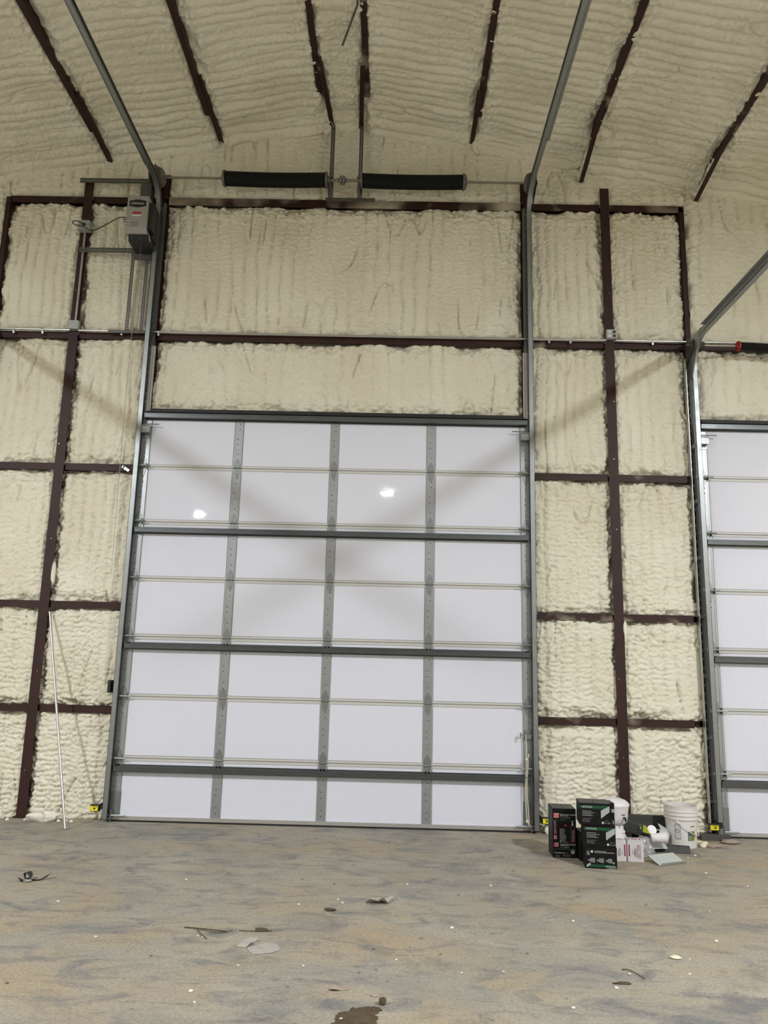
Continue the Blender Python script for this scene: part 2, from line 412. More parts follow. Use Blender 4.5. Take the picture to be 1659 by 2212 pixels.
# ------------------------------------------------------------------ dimensions
HW = 9.144                    # half width of the hall
YF = -34.0                    # far end behind the viewer
SL = 0.185                    # roof slope
ZR = 8.06                     # foam surface at the ridge
def roof(x): return ZR-SL*abs(x)
COLX = (-3.005, 3.06)
XC1, XC2, XC0 = 0.015, 6.09, -6.05
DH = 2.13                     # door half width
SEC = 0.6096
DTOP = 7*SEC
GZ = (1.075, 2.145, 3.655, 5.195, 6.905)

# ------------------------------------------------------------------ the setting
fl = MB().box(-HW, HW, YF, 0.40, -0.15, 0.0).obj('floor', FLOOR); tag(fl, 'dusty tan and grey concrete slab floor', 'floor', kind='structure')

wb = MB()
zt = DTOP+0.06
for x0, x1, z0, z1 in ((-HW, XC0-DH, 0, 7.0), (XC0+DH, XC1-DH, 0, 7.0), (XC1+DH, XC2-DH, 0, 7.0), (XC2+DH, HW, 0, 7.0),
                       (XC0-DH, XC0+DH, zt, 7.0), (XC1-DH, XC1+DH, zt, 7.0), (XC2-DH, XC2+DH, zt, 7.0)):
    wb.box(x0, x1, 0.25, 0.30, z0, z1)
wb.poly([(-HW, 0.25, 7.0), (HW, 0.25, 7.0), (HW, 0.25, 7.05), (0, 0.25, 8.35), (-HW, 0.25, 7.05)], 0.05, (0, -1, 0))
wall_back = wb.obj('wall_back', FOAM); tag(wall_back, 'end wall covered in cream spray foam between steel framing', 'wall', kind='structure')

for nm, sx in (('wall_left', -1), ('wall_right', 1)):
    b = MB().box(min(sx*HW, sx*(HW+0.1)), max(sx*HW, sx*(HW+0.1)), YF, 0.30, 0, 6.6)
    tag(b.obj(nm, FOAM), 'long side wall of cream spray foam', 'wall', kind='structure')
b = MB().box(-HW, HW, YF-0.1, YF, 0, 6.4).poly([(-HW, YF, 6.4), (HW, YF, 6.4), (0, YF, 8.4)], 0.1, (0, 1, 0))
tag(b.obj('wall_front', FOAM), 'far end wall of cream spray foam', 'wall', kind='structure')

# roof: base sheets, then sprayed bays between the purlins
cb = MB()
for sx in (-1, 1):
    xs = (0, sx*HW*1.01)
    vs = [(x, y, ZR+0.12-SL*abs(x)+t) for t in (0, 0.05) for y in (YF-0.1, 0.30) for x in xs]
    cb.add(vs, [(0, 2, 3, 1), (4, 5, 7, 6), (0, 1, 5, 4), (2, 6, 7, 3), (0, 4, 6, 2), (1, 3, 7, 5)])
ceiling = cb.obj('ceiling', FOAM); tag(ceiling, 'pitched roof lining of cream spray foam between red purlins', 'ceiling', kind='structure')
PX = [0.27, 1.54, 2.83, 4.18, 5.5, 6.8, 8.1]
bounds = [-5.5, -4.18, -2.83, -1.54, -0.27, 0.27, 1.54, 2.83, 4.18, 5.5]
YD = 4.4                      # depth of the finely modelled roof
for i in range(len(bounds)-1):
    x0, x1 = bounds[i], bounds[i+1]
    # rafter line: foam swells down where the roof meets the end wall
    def fil(A, B, i=i): return 0.14*(1-sst(0.0, 0.62, B+0.05*pn(A*3+i, B*3, 40+i)))+0.05*np.exp(-((B-0.62)/0.14)**2)*(0.6+pn(A*3+i*2, B*2, 60+i))
    if x0 == -0.27:
        foam_panel('foam_panel', ceiling, (x0, 0.28, ZR-0.05+0.10), (1, 0, 0), (0, -1, 0), (0, 0, -1), x1-x0, YD, 0.014, 0.45, 6, 20+i, (1, 1, 0, 0), 0.10, True, 0.9, fil)
        continue
    xm = -1 if x1 <= 0 else 1
    za, zb = roof(x0), roof(x1); L = math.hypot(x1-x0, zb-za)
    uu = ((x1-x0)/L, 0, (zb-za)/L); nn = (uu[2], 0, -uu[0])
    foam_panel('foam_panel', ceiling, (x0, 0.28, za+0.10), uu, (0, -1, 0), nn, L, YD, 0.014, 0.22, 8.5, 20+i, (1, 1, 0, 0), 0.10, True, 0.85, fil)

# end wall bays
def bay(x0, x1, z0, z1, lump, stroke, seed, edge=(1, 1, 1, 1), depth=0.115, amp=1.0, res=0.011):
    foam_panel('foam_panel', wall_back, (x0, 0.245, z0), (1, 0, 0), (0, 0, 1), (0, -1, 0), x1-x0, z1-z0, res, lump, stroke, seed, edge, depth, False, amp)
cols = [(-3.92, -3.012), (-2.998, -2.10), (2.14, 3.053), (3.067, 3.955)]
zs = [(0.0, 1.045), (1.105, 2.115), (2.175, 3.625), (3.685, 5.16), (5.23, 6.87)]
LUMP = {0: (1.0, 0.95, 0.40, 0.30, 0.22), 1: (1.0, 0.9, 0.40, 0.32, 0.25), 2: (0.75, 0.7, 0.75, 0.25, 0.25), 3: (0.75, 0.7, 0.8, 0.6, 0.5)}
for ci, (x0, x1) in enumerate(cols):
    for zi, (z0, z1) in enumerate(zs):
        bay(x0, x1, z0, z1, LUMP[ci][zi], 8.5 if zi > 1 else 6.5, 100+ci*10+zi, edge=(1, 1, 0 if zi == 0 else 1, 1), amp=1.15 if zi < 2 else 1.0)
bay(XC1-DH+0.05, XC1+DH-0.05, DTOP+0.05, 5.16, 0.45, 6.0, 151)
bay(XC1-DH+0.05, XC1+DH-0.05, 5.23, 6.87, 0.20, 6.5, 152)
bay(-3.95, 4.0, 6.94, 8.30, 0.25, 6.0, 153, edge=(0, 0, 1, 0), res=0.013)
bay(4.0, 7.2, 5.23, 7.6, 0.25, 6.0, 154, edge=(1, 0, 1, 0), res=0.014)
bay(-7.2, -3.93, 5.23, 7.6, 0.25, 6.0, 155, edge=(0, 1, 1, 0), res=0.016)
bay(4.0, 7.2, DTOP+0.05, 5.16, 0.35, 6.5, 156, edge=(1, 0, 1, 1), res=0.013)
bay(-7.2, -3.98, DTOP+0.05, 5.16, 0.35, 6.5, 157, edge=(0, 1, 1, 1), res=0.018)

# foam that curled over the column flanges
MB().blob((-2.945, 0.045, 2.47), 0.026, 0.022, 0.12, 71, 0.25, 14, 14).obj('foam_curl', FOAM, wall_back, True)
MB().blob((3.12, 0.045, 2.00), 0.026, 0.022, 0.12, 72, 0.25, 14, 14).obj('foam_curl', FOAM, wall_back, True)

# ------------------------------------------------------------------ steel framing
FY = 0.055                    # room-side face of girts and jambs
def girt(x0, x1, z, label, mat=RED, h=0.072, fy=FY, group=None):
    t = MB()
    t.box(x0, x1, fy, fy+0.004, z-h/2, z+h/2)                    # flange
    t.box(x0, x1, fy+0.004, 0.25, z+h/2-0.004, z+h/2)            # web going back
    t.box(x0, x1, fy, fy+0.022, z-h/2-0.003, z-h/2)              # lip
    t.box(x0, x1, fy-0.0015, fy, z+h/2-0.006, z+h/2)             # rolled edge
    o = t.obj('steel_girt', mat); return tag(o, label, 'girt', group)
rows = ('lowest', 'second lowest', 'middle', 'conduit carrying', 'top')
for zi in range(3):
    girt(-4.2+0.28, COLX[0]-0.055, GZ[zi], f'{rows[zi]} dark red girt outboard of the column with the leaning pipe')
    girt(COLX[0]+0.055, -2.14, GZ[zi], f'{rows[zi]} dark red girt between the leaning pipe column and the big door')
    girt(2.175, COLX[1]-0.055, GZ[zi], f'{rows[zi]} dark red girt between the big door and the column behind the boxes', RED_SPRAY)
    girt(COLX[1]+0.055, 3.90-0.05*(2-zi), GZ[zi], f'{rows[zi]} dark red girt between the column behind the boxes and the partly seen door', RED_SPRAY)
girt(-8.2, COLX[0]-0.055, GZ[3], 'dark red girt with conduit running outboard of the grey junction box')
girt(COLX[0]+0.055, -2.14, GZ[3], 'dark red girt with conduit between the junction box and the big door track')
girt(-2.09, 2.11, GZ[3], 'long dark red girt with conduit above the big white door')
girt(2.17, COLX[1]-0.055, GZ[3], 'pale oversprayed girt with conduit between the big door and the four socket outlet', RED_SPRAY)
girt(COLX[1]+0.055, 3.93, GZ[3], 'dark red girt with conduit between the four socket outlet and the partly seen door')
girt(3.96, 8.2, GZ[3], 'dark red girt with conduit behind the spring of the partly seen door')
girt(-3.93, COLX[0]-0.055, GZ[4], 'short top girt reaching the jamb corner beside the motor unit column', RED_SPRAY)
girt(COLX[0]+0.055, -2.14, GZ[4], 'top dark red girt behind the grey motor unit')
girt(-2.09, 2.11, GZ[4], 'long top girt with patchy pale overspray under the black springs', RED_HEAVY, h=0.085)
girt(2.17, COLX[1]-0.055, GZ[4], 'pale oversprayed top girt between cable drum and column', RED_SPRAY)
girt(COLX[1]+0.055, 3.97, GZ[4], 'pale oversprayed top girt ending at the jamb corner', RED_HEAVY)

def column(x, ztop, label):
    r = thing('steel_column', label, 'column', (x, 0.03, 0))
    MB().box(x-0.052, x+0.052, 0.03, 0.037, 0.0, ztop).obj('flange', RED, r)
    MB().box(x-0.004, x+0.004, 0.037, 0.245, 0.0, ztop).obj('web', RED, r)
    MB().box(x-0.085, x+0.085, 0.02, 0.24, 0.0, 0.012).obj('base_plate', RED, r)
    b = MB()
    for z in (0.6, 1.62, 2.9, 3.9, 4.7, 5.9):
        b.lathe([(0, -0.006), (0.006, -0.006), (0.007, 0)], (x+R.uniform(-.03, .03), 0.03, z+R.uniform(-.2, .2)), 'y', 8)
    b.obj('screw_heads', GALV, r)
    return r
column(COLX[0], 7.12, 'dark red steel column with the conduit pipe leaning on it')
column(COLX[1], 7.14, 'dark red steel column rising behind the black cartons')
def jamb(x0, x1, ztop, label, mat=RED):
    t = MB(); t.box(x0, x1, FY, FY+0.005, 0, ztop); t.box(x0, x0+0.005, FY, 0.25, 0, ztop); t.box(x1-0.005, x1, FY, 0.25, 0, ztop)
    tag(t.obj('door_jamb', mat), label, 'jamb')
jamb(-2.165, -2.055, 7.24, 'dark red jamb of the big door on the motor unit side')
jamb(2.085, 2.195, 7.20, 'dark red jamb of the big door on the rope side')
jamb(3.925, 3.985, 6.93, 'dark red jamb of the partly seen door')
jamb(-3.985, -3.92, 6.93, 'dark red corner jamb outboard of the motor unit')

# head trim above the doors (black seal)
for i, (xc, lab) in enumerate(((XC1, 'black rubber seal along the head of the big door'), (XC2, 'black rubber seal along the head of the partly seen door'), (XC0, 'black rubber seal along the head of the outer door'))):
    b = MB().box(xc-DH+0.07, xc+DH-0.07, 0.012, 0.10, DTOP+0.012, DTOP+0.058); b.box(xc-DH+0.07, xc+DH-0.07, -0.01, 0.012, DTOP+0.012, DTOP+0.03)
    tag(b.obj('trim_%d' % (i+1), RUBBER), lab, 'seal', kind='structure')

# purlins and flange braces
braces = [(-2.83, -2.80, 7.44, -1.0), (-1.54, -1.48, 7.71, -1.0), (-0.27, -0.15, 7.92, -1.0), (0.27, 0.185, 7.92, -0.9), (1.54, 1.51, 7.74, -0.85),
          (2.83, 2.80, 7.27, -1.0), (4.18, 4.135, 7.05, -0.95)]
NAMES = ['ridge', 'second', 'third', 'fourth', 'fifth', 'sixth', 'eave']
for sx, side in ((-1, 'motor unit side'), (1, 'rope side')):
    for k, px in enumerate(PX):
        x = sx*px; z = roof(px)-(0.092 if (sx < 0 and k > 0) else 0.06)
        t = MB(); L0, L1 = -0.42, YF+0.2
        t.box(x-0.03, x+0.03, L1, L0, z-0.004, z); t.box(x-sx*0.03-0.002, x-sx*0.03+0.002, L1, L0, z, z+0.15)
        t.box(x+sx*0.03-0.002, x+sx*0.03+0.002, L1, L0, z, z+0.02)
        tag(t.obj('roof_purlin', RED_SPRAY if (sx > 0 or k == 0) else RED), f'dark red {NAMES[k]} purlin from the ridge on the {side} of the roof', 'purlin')
BL = ['angled red flange brace above the motor unit', 'angled red flange brace above the spring nearer the motor unit', 'angled red flange brace at the ridge nearer the motor unit',
      'angled red flange brace at the ridge beside the spring coupler', 'angled red flange brace above the spring nearer the rope', 'angled red flange brace above the column behind the boxes',
      'angled red flange brace above the partly seen door']
for (px, wx, wz, y0), lab in zip(braces, BL):
    z = roof(px)-0.02
    t = MB(); p0 = Vector((px-0.035*(1 if px > 0 else -1), y0, z-0.055)); p1 = Vector((wx, 0.06, wz-0.035))
    t.bar(p0, p1, 0.052, 0.004); t.bar(p0+Vector((0.024, 0, 0.025)), p1+Vector((0.024, 0, 0.025)), 0.004, 0.05)
    tag(t.obj('flange_brace', RED), lab, 'brace')
# open steel strap hanging at the ridge
t = MB().tube([(0.235, -2.9, 7.93), (0.215, -1.70, 7.92), (0.04, -1.22, 7.90)], 0.011, 6)
tag(t.obj('hanger_rod', GALV_DULL), 'bent grey hanger rod beside the ridge purlin', 'rod')

# ------------------------------------------------------------------ sectional doors
def mk_pan():
    t = MB(); t.box(-DH, DH, 0.014, 0.05, 0.0, SEC); t.box(-DH, DH, 0.006, 0.014, 0.024, SEC-0.030)
    t.box(-DH, DH, 0.0, 0.014, 0.003, 0.023); t.box(-DH, DH, 0.0, 0.014, SEC-0.030, SEC-0.005)
    return t
SX = [-DH+0.05, -1.055, 0.0, 1.055, DH-0.05]; SWD = [0.10, 0.084, 0.080, 0.084, 0.10]
def mk_panel(i):
    x0 = SX[i]+SWD[i]/2+0.012; x1 = SX[i+1]-SWD[i+1]/2-0.012
    return MB().box(x0, x1, 0.001, 0.006, 0.027, SEC-0.034)
def mk_stile(i):
    w2 = SWD[i]/2; t = MB()
    t.box(-w2, w2, -0.004, 0.0, 0.002, SEC-0.002); t.box(-w2, -w2+0.012, -0.007, -0.004, 0.002, SEC-0.002); t.box(w2-0.012, w2, -0.007, -0.004, 0.002, SEC-0.002)
    return t
def mk_bolts():
    t = MB()
    for x, w2 in zip(SX, SWD):
        for z in (0.10, 0.16, 0.27, 0.33, 0.44, 0.50):
            t.lathe([(0, -0.011), (0.005, -0.010), (0.0065, -0.004)], (x+((z*1000) % 3-1)*0.008, 0, z), 'y', 6)
    return t
def mk_hinge():
    t = MB()
    def plate(pts, y): t.poly([(x, y, z) for x, z in pts], 0.003, (0, -1, 0))
    plate([(-0.038, 0.006), (0.038, 0.006), (0.036, 0.045), (0.018, 0.085), (0, 0.098), (-0.018, 0.085), (-0.036, 0.045)], -0.010)
    plate([(-0.038, -0.006), (-0.018, -0.085), (0, -0.105), (0.018, -0.085), (0.038, -0.006)], -0.010)
    t.tube([(-0.04, -0.014, 0), (0.04, -0.014, 0)], 0.0085, 8)
    for x, z in ((-0.02, 0.03), (0.02, 0.03), (0, 0.07), (0, -0.03), (0, -0.07)):
        t.lathe([(0, -0.016), (0.006, -0.015), (0.007, -0.009)], (x, 0, z), 'y', 6)
    return t
def mk_endhinge(sx):
    t = mk_hinge()
    t.box(-0.045, 0.045, -0.045, -0.010, 0.010, 0.014)
    t.box(-0.045, -0.041, -0.045, -0.010, -0.03, 0.03); t.box(0.041, 0.045, -0.045, -0.010, -0.03, 0.03)
    t.tube([(-sx*0.09, -0.052, 0.0), (sx*0.085, -0.052, 0.0)], 0.0065, 8)
    t.lathe([(0, -0.012), (0.024, -0.010), (0.027, 0.0), (0.024, 0.010), (0, 0.012)], (sx*0.078, -0.052, 0.0), 'x', 14)
    return t
def mk_strut():
    L = DH-0.035; t = MB()
    t.box(-L, L, -0.010, -0.007, -0.038, -0.021); t.box(-L, L, -0.010, -0.007, 0.021, 0.038)
    t.box(-L, L, -0.066, -0.007, -0.024, -0.021); t.box(-L, L, -0.066, -0.007, 0.021, 0.024)
    t.box(-L, L, -0.069, -0.066, -0.024, 0.024); t.box(-L, L, -0.072, -0.069, 0.012, 0.024)
    return t
def mk_topfix(sx):
    t = MB()
    t.box(-0.045, 0.045, -0.012, -0.004, -0.10, 0.09); t.box(-0.045, 0.045, -0.075, -0.012, -0.055, 0.02)
    t.box(-0.045, 0.045, -0.090, -0.012, 0.02, 0.024); t.tube([(-sx*0.14, -0.055, 0.045), (sx*0.09, -0.055, 0.045)], 0.0065, 8)
    t.lathe([(0, -0.012), (0.024, -0.010), (0.027, 0.0), (0.024, 0.010), (0, 0.012)], (sx*0.08, -0.055, 0.045), 'x', 14)
    return t
def mk_botfix(sx):
    t = MB()
    t.box(-0.05, 0.05, -0.012, -0.004, 0.005, 0.29); t.box(-0.05, 0.05, -0.055, -0.012, 0.035, 0.04)
    t.box(sx*0.02-0.004, sx*0.02+0.004, -0.055, -0.012, 0.005, 0.12)
    t.tube([(-sx*0.13, -0.045, 0.065), (sx*0.09, -0.045, 0.065)], 0.0065, 8)
    t.lathe([(0, -0.012), (0.024, -0.010), (0.027, 0.0), (0.024, 0.010), (0, 0.012)], (sx*0.08, -0.045, 0.065), 'x', 14)
    for z in (0.12, 0.18, 0.25): t.lathe([(0, -0.018), (0.007, -0.017), (0.008, -0.010)], (0, 0, z), 'y', 6)
    return t
def door(name, xc, label):
    r = thing(name, label, 'overhead door', (xc, 0, 0), kind='structure')
    for k in range(7):                                   # k = 0 is the bottom section
        s = inst('pan', mk_pan, 'door_section', PAN, r, (0, 0, k*SEC))
        for i in range(4): inst(('panel', i), lambda i=i: mk_panel(i), 'back_panel', WHITE_SHEET, s, (0, 0, 0))
        for i in range(5): inst(('stile', i), lambda i=i: mk_stile(i), 'stile', GALV_STILE, s, (SX[i], 0, 0))
        inst('bolts', mk_bolts, 'bolt_heads', GALV_DARK, s, (0, 0, 0))
        if k > 0:
            for i in range(5):
                sx = -1 if i == 0 else 1
                if i in (0, 4): inst(('ehinge', sx), lambda sx=sx: mk_endhinge(sx), 'roller_hinge', GALV, s, (SX[i], 0, 0))
                else: inst('hinge', mk_hinge, 'hinge', GALV, s, (SX[i], 0, 0))
        if k in (0, 2, 4): inst('strut', mk_strut, 'strut', GALV_DARK, s, (0, 0, SEC-0.098))
        if k == 6:
            inst('strut', mk_strut, 'strut', GALV_DARK, s, (0, 0, SEC-0.045))
            for sx in (-1, 1): inst(('topfix', sx), lambda sx=sx: mk_topfix(sx), 'top_roller_bracket', GALV, s, (sx*(DH-0.06), 0, SEC-0.19))
        if k == 0:
            for sx in (-1, 1): inst(('botfix', sx), lambda sx=sx: mk_botfix(sx), 'bottom_roller_bracket', GALV, s, (sx*(DH-0.06), 0, 0))
            inst('rail', lambda: MB().box(-DH, DH, -0.016, 0.055, 0.018, 0.052), 'bottom_rail', ALU, s, (0, 0, 0))
            inst('seal', lambda: MB().box(-DH, DH, -0.012, 0.055, 0.0, 0.018), 'bottom_seal', RUBBER, s, (0, 0, 0))
    return r
d1 = door('door_1', XC1, 'big white sectional overhead door with the rope and slide lock')
d2 = door('door_2', XC2, 'white sectional overhead door beside the white bucket')
d0 = door('door_3', XC0, 'white sectional overhead door outboard of the leaning pipe')

# ------------------------------------------------------------------ tracks
def sweep(t, rects, path):
    """rects: (s0,s1,n0,n1) in (x offset, normal offset); path: (y,z,ny,nz) frames"""
    for x0, x1, n0, n1 in rects:
        n = len(t.v); vs = []
        for (y, z, ny, nz) in path:
            for s, q in ((x0, n0), (x1, n0), (x1, n1), (x0, n1)): vs.append((s, y+ny*q, z+nz*q))
        fs = [(i*4+k, i*4+(k+1) % 4, i*4+4+(k+1) % 4, i*4+4+k) for i in range(len(path)-1) for k in range(4)]
        fs += [(3, 2, 1, 0), tuple(len(vs)-4+k for k in range(4))]
        t.add(vs, fs)
def track(x, sx, ztop, ylen, label, parts=True, Rr=0.36, reinf=None):
    """x = outer edge of the track, sx = outward side"""
    r = thing('door_track', label, 'track', (x, -0.05, 0))
    y0 = -0.022; zs_ = ztop-Rr
    def prof():
        a, b = sorted((x, x-sx*0.052)); o0, o1 = sorted((x, x-sx*0.003)); c0, c1 = sorted((x-sx*0.052, x-sx*0.049))
        return [(o0, o1, 0, 0.062), (a, b, 0, 0.003), (a, b, 0.059, 0.062), (c0, c1, 0.048, 0.062), (c0, c1, 0, 0.012)]
    vert = [(y0, 0.03, -1, 0), (y0, zs_, -1, 0)]
    arc = []
    for i in range(13):
        a = math.pi/2*i/12
        arc.append((y0-Rr+Rr*math.cos(a), zs_+Rr*math.sin(a), -math.cos(a), -math.sin(a)))
    hor = [(y0-Rr, ztop, 0, -1), (-ylen, ztop, 0, -1)]
    t = MB(); sweep(t, prof(), vert); t.obj('vertical_rail', GALV, r)
    t = MB(); sweep(t, prof(), arc); t.obj('curved_rail', GALV, r, True)
    t = MB(); sweep(t, prof(), hor); t.obj('horizontal_rail', GALV, r)
    # splice plate between the rails
    o0, o1 = sorted((x+sx*0.001, x+sx*0.004))
    MB().box(o0, o1, -0.09, -0.018, zs_-0.06, zs_+0.02).obj('splice_plate', GALV, r)
    # reinforcing angle on the horizontal run
    o0, o1 = sorted((x, x+sx*0.04)); t = MB()
    ya = -(reinf or 0.45)
    t.box(o0, o1, -ylen, ya, ztop-0.003, ztop); o0, o1 = sorted((x+sx*0.001, x+sx*0.004)); t.box(o0, o1, -ylen, ya, ztop-0.05, ztop-0.003)
    t.obj('stiffener_angle', GALV, r)
    # clips back to the jamb
    z = 0.35
    while z < zs_-0.1:
        o0, o1 = sorted((x+sx*0.0005, x+sx*0.030)); p0, p1 = sorted((x+sx*0.0005, x+sx*0.0035))
        t = MB().box(p0, p1, -0.065, 0.056, z-0.025, z+0.025).box(o0, o1, 0.050, 0.056, z-0.025, z+0.025)
        t.tube([(x+sx*0.002, -0.05, z), (x+sx*0.012, -0.05, z)], 0.007, 6)
        t.obj('jamb_clip', GALV, r); z += 0.61
    return r
T1 = XC1+DH+0.035; T0 = XC1-DH-0.035
track(T0, -1, 7.02, 5.6, 'galvanised track of the big door on the motor unit side')
track(T1, 1, 7.02, 5.6, 'galvanised track of the big door on the rope side', reinf=0.95)
track(XC2-DH-0.03, -1, 5.23, 5.6, 'galvanised track of the partly seen door beside the bucket')
track(XC2+DH+0.03, 1, 5.23, 5.6, 'far galvanised track of the partly seen door')
track(XC0+DH+0.03, 1, 5.23, 5.6, 'galvanised track of the outer door beyond the jamb corner')
track(XC0-DH-0.03, -1, 5.23, 5.6, 'far galvanised track of the outer door')

# slotted wall angles beside the tracks
def slotted_angle(x0, x1, z0, z1, label, mat=GALV, side=-1, pitch=0.088, slot=0.060, y=0.040):
    r = thing('slotted_wall_angle', label, 'angle', ((x0+x1)/2, y, z0))
    xs0 = x0+(x1-x0)*0.38; xs1 = x0+(x1-x0)*0.52
    t = MB().box(x0, xs0, y, y+0.003, z0, z1).box(xs1, x1, y, y+0.003, z0, z1)
    z = z0
    while z < z1-0.01:
        t.box(xs0, xs1, y, y+0.003, z, min(z1, z+pitch-slot)); z += pitch
    t.obj('slotted_flange', mat, r)
    xe = x0 if side < 0 else x1
    MB().box(min(xe, xe+side*0.003), max(xe, xe+side*0.003), y-0.062, y+0.003, z0, z1).obj('side_flange', mat, r)
    return r
slotted_angle(-2.165, -2.07, 4.40, 6.87, 'slotted galvanised angle above the big door on the motor unit side', side=-1)
slotted_angle(2.10, 2.192, 4.40, 6.87, 'slotted galvanised angle above the big door on the rope side', side=1)
slotted_angle(3.885, 3.965, 0.05, 5.02, 'bright slotted galvanised angle beside the track of the partly seen door', CONDUIT, side=-1)
for x0, lab in ((-2.105, 'white vinyl stop strip standing above the big door on the motor unit side'), (2.085, 'white vinyl stop strip standing above the big door on the rope side')):
    t = MB().box(x0, x0+0.052, 0.028, 0.036, DTOP+0.03, 5.07).box(x0+0.012, x0+0.018, 0.020, 0.028, DTOP+0.03, 5.07).box(x0+0.034, x0+0.040, 0.020, 0.028, DTOP+0.03, 5.07)
    tag(t.obj('stop_strip', VINYL), lab, 'trim strip')

# ------------------------------------------------------------------ perforated angle frames
def perf_angle(p0, p1, w, label, flange=(0, 0, 1), depth=0.032, hole=0.011, pitch=0.027, mat=GALV_DULL, dside=1):
    """L angle from p0 to p1; perforated leg of width w along `flange` faces the room (-y), second leg runs back along +y"""
    p0, p1 = Vector(p0), Vector(p1); d = (p1-p0); L = d.length; d.normalize(); fl_ = Vector(flange)
    def bx(t, a0, a1, b0, b1, c0, c1):
        vs = [p0+d*a+fl_*b+Vector((0, 1, 0))*c for c in (c0, c1) for b in (b0, b1) for a in (a0, a1)]
        t.add(vs, [(0, 2, 3, 1), (4, 5, 7, 6), (0, 1, 5, 4), (2, 6, 7, 3), (0, 4, 6, 2), (1, 3, 7, 5)])
    t = MB(); th = 0.0025; m0 = w*0.5-hole/2; m1 = w*0.5+hole/2
    bx(t, 0, L, 0, m0, 0, th); bx(t, 0, L, m1, w, 0, th)
    a = 0
    while a < L: bx(t, a, min(L, a+pitch-hole), m0, m1, 0, th); a += pitch
    if dside > 0: bx(t, 0, L, w-th, w, th, depth)
    else: bx(t, 0, L, 0, th, th, depth)
    xs, ys, zs2 = zip(*t.v)
    o = t.obj('perforated_angle', mat); return tag(o, label, 'angle')
perf_angle((-3.10, -0.02, 7.075), (-2.16, -0.02, 7.075), 0.062, 'perforated steel angle spanning from column top to the cable drum')
perf_angle((-3.02, -0.02, 6.185), (-2.15, -0.02, 6.185), 0.060, 'perforated steel angle across just under the grey motor unit')
perf_angle((-2.60, -0.005, 5.205), (-2.17, -0.005, 5.205), 0.036, 'short perforated steel angle resting on the conduit')
perf_angle((-2.41, -0.012, 5.235), (-2.41, -0.012, 6.32), 0.040, 'upright perforated steel angle under the motor unit, farther from the track', flange=(1, 0, 0), dside=-1)
perf_angle((-2.245, -0.012, 5.235), (-2.245, -0.012, 6.32), 0.040, 'upright perforated steel angle under the motor unit, next to the track', flange=(1, 0, 0), dside=-1)
perf_angle((-0.165, -0.02, 6.90), (-0.165, -0.02, 7.93), 0.045, 'upright perforated angle at the end of the spring nearer the motor unit', flange=(1, 0, 0), dside=1)
perf_angle((0.175, -0.02, 6.90), (0.175, -0.02, 7.91), 0.045, 'upright perforated angle at the end of the spring nearer the rope', flange=(1, 0, 0), dside=-1)
perf_angle((-0.20, -0.024, 6.885), (0.375, -0.024, 6.885), 0.045, 'short perforated angle lying on the top girt between the springs')

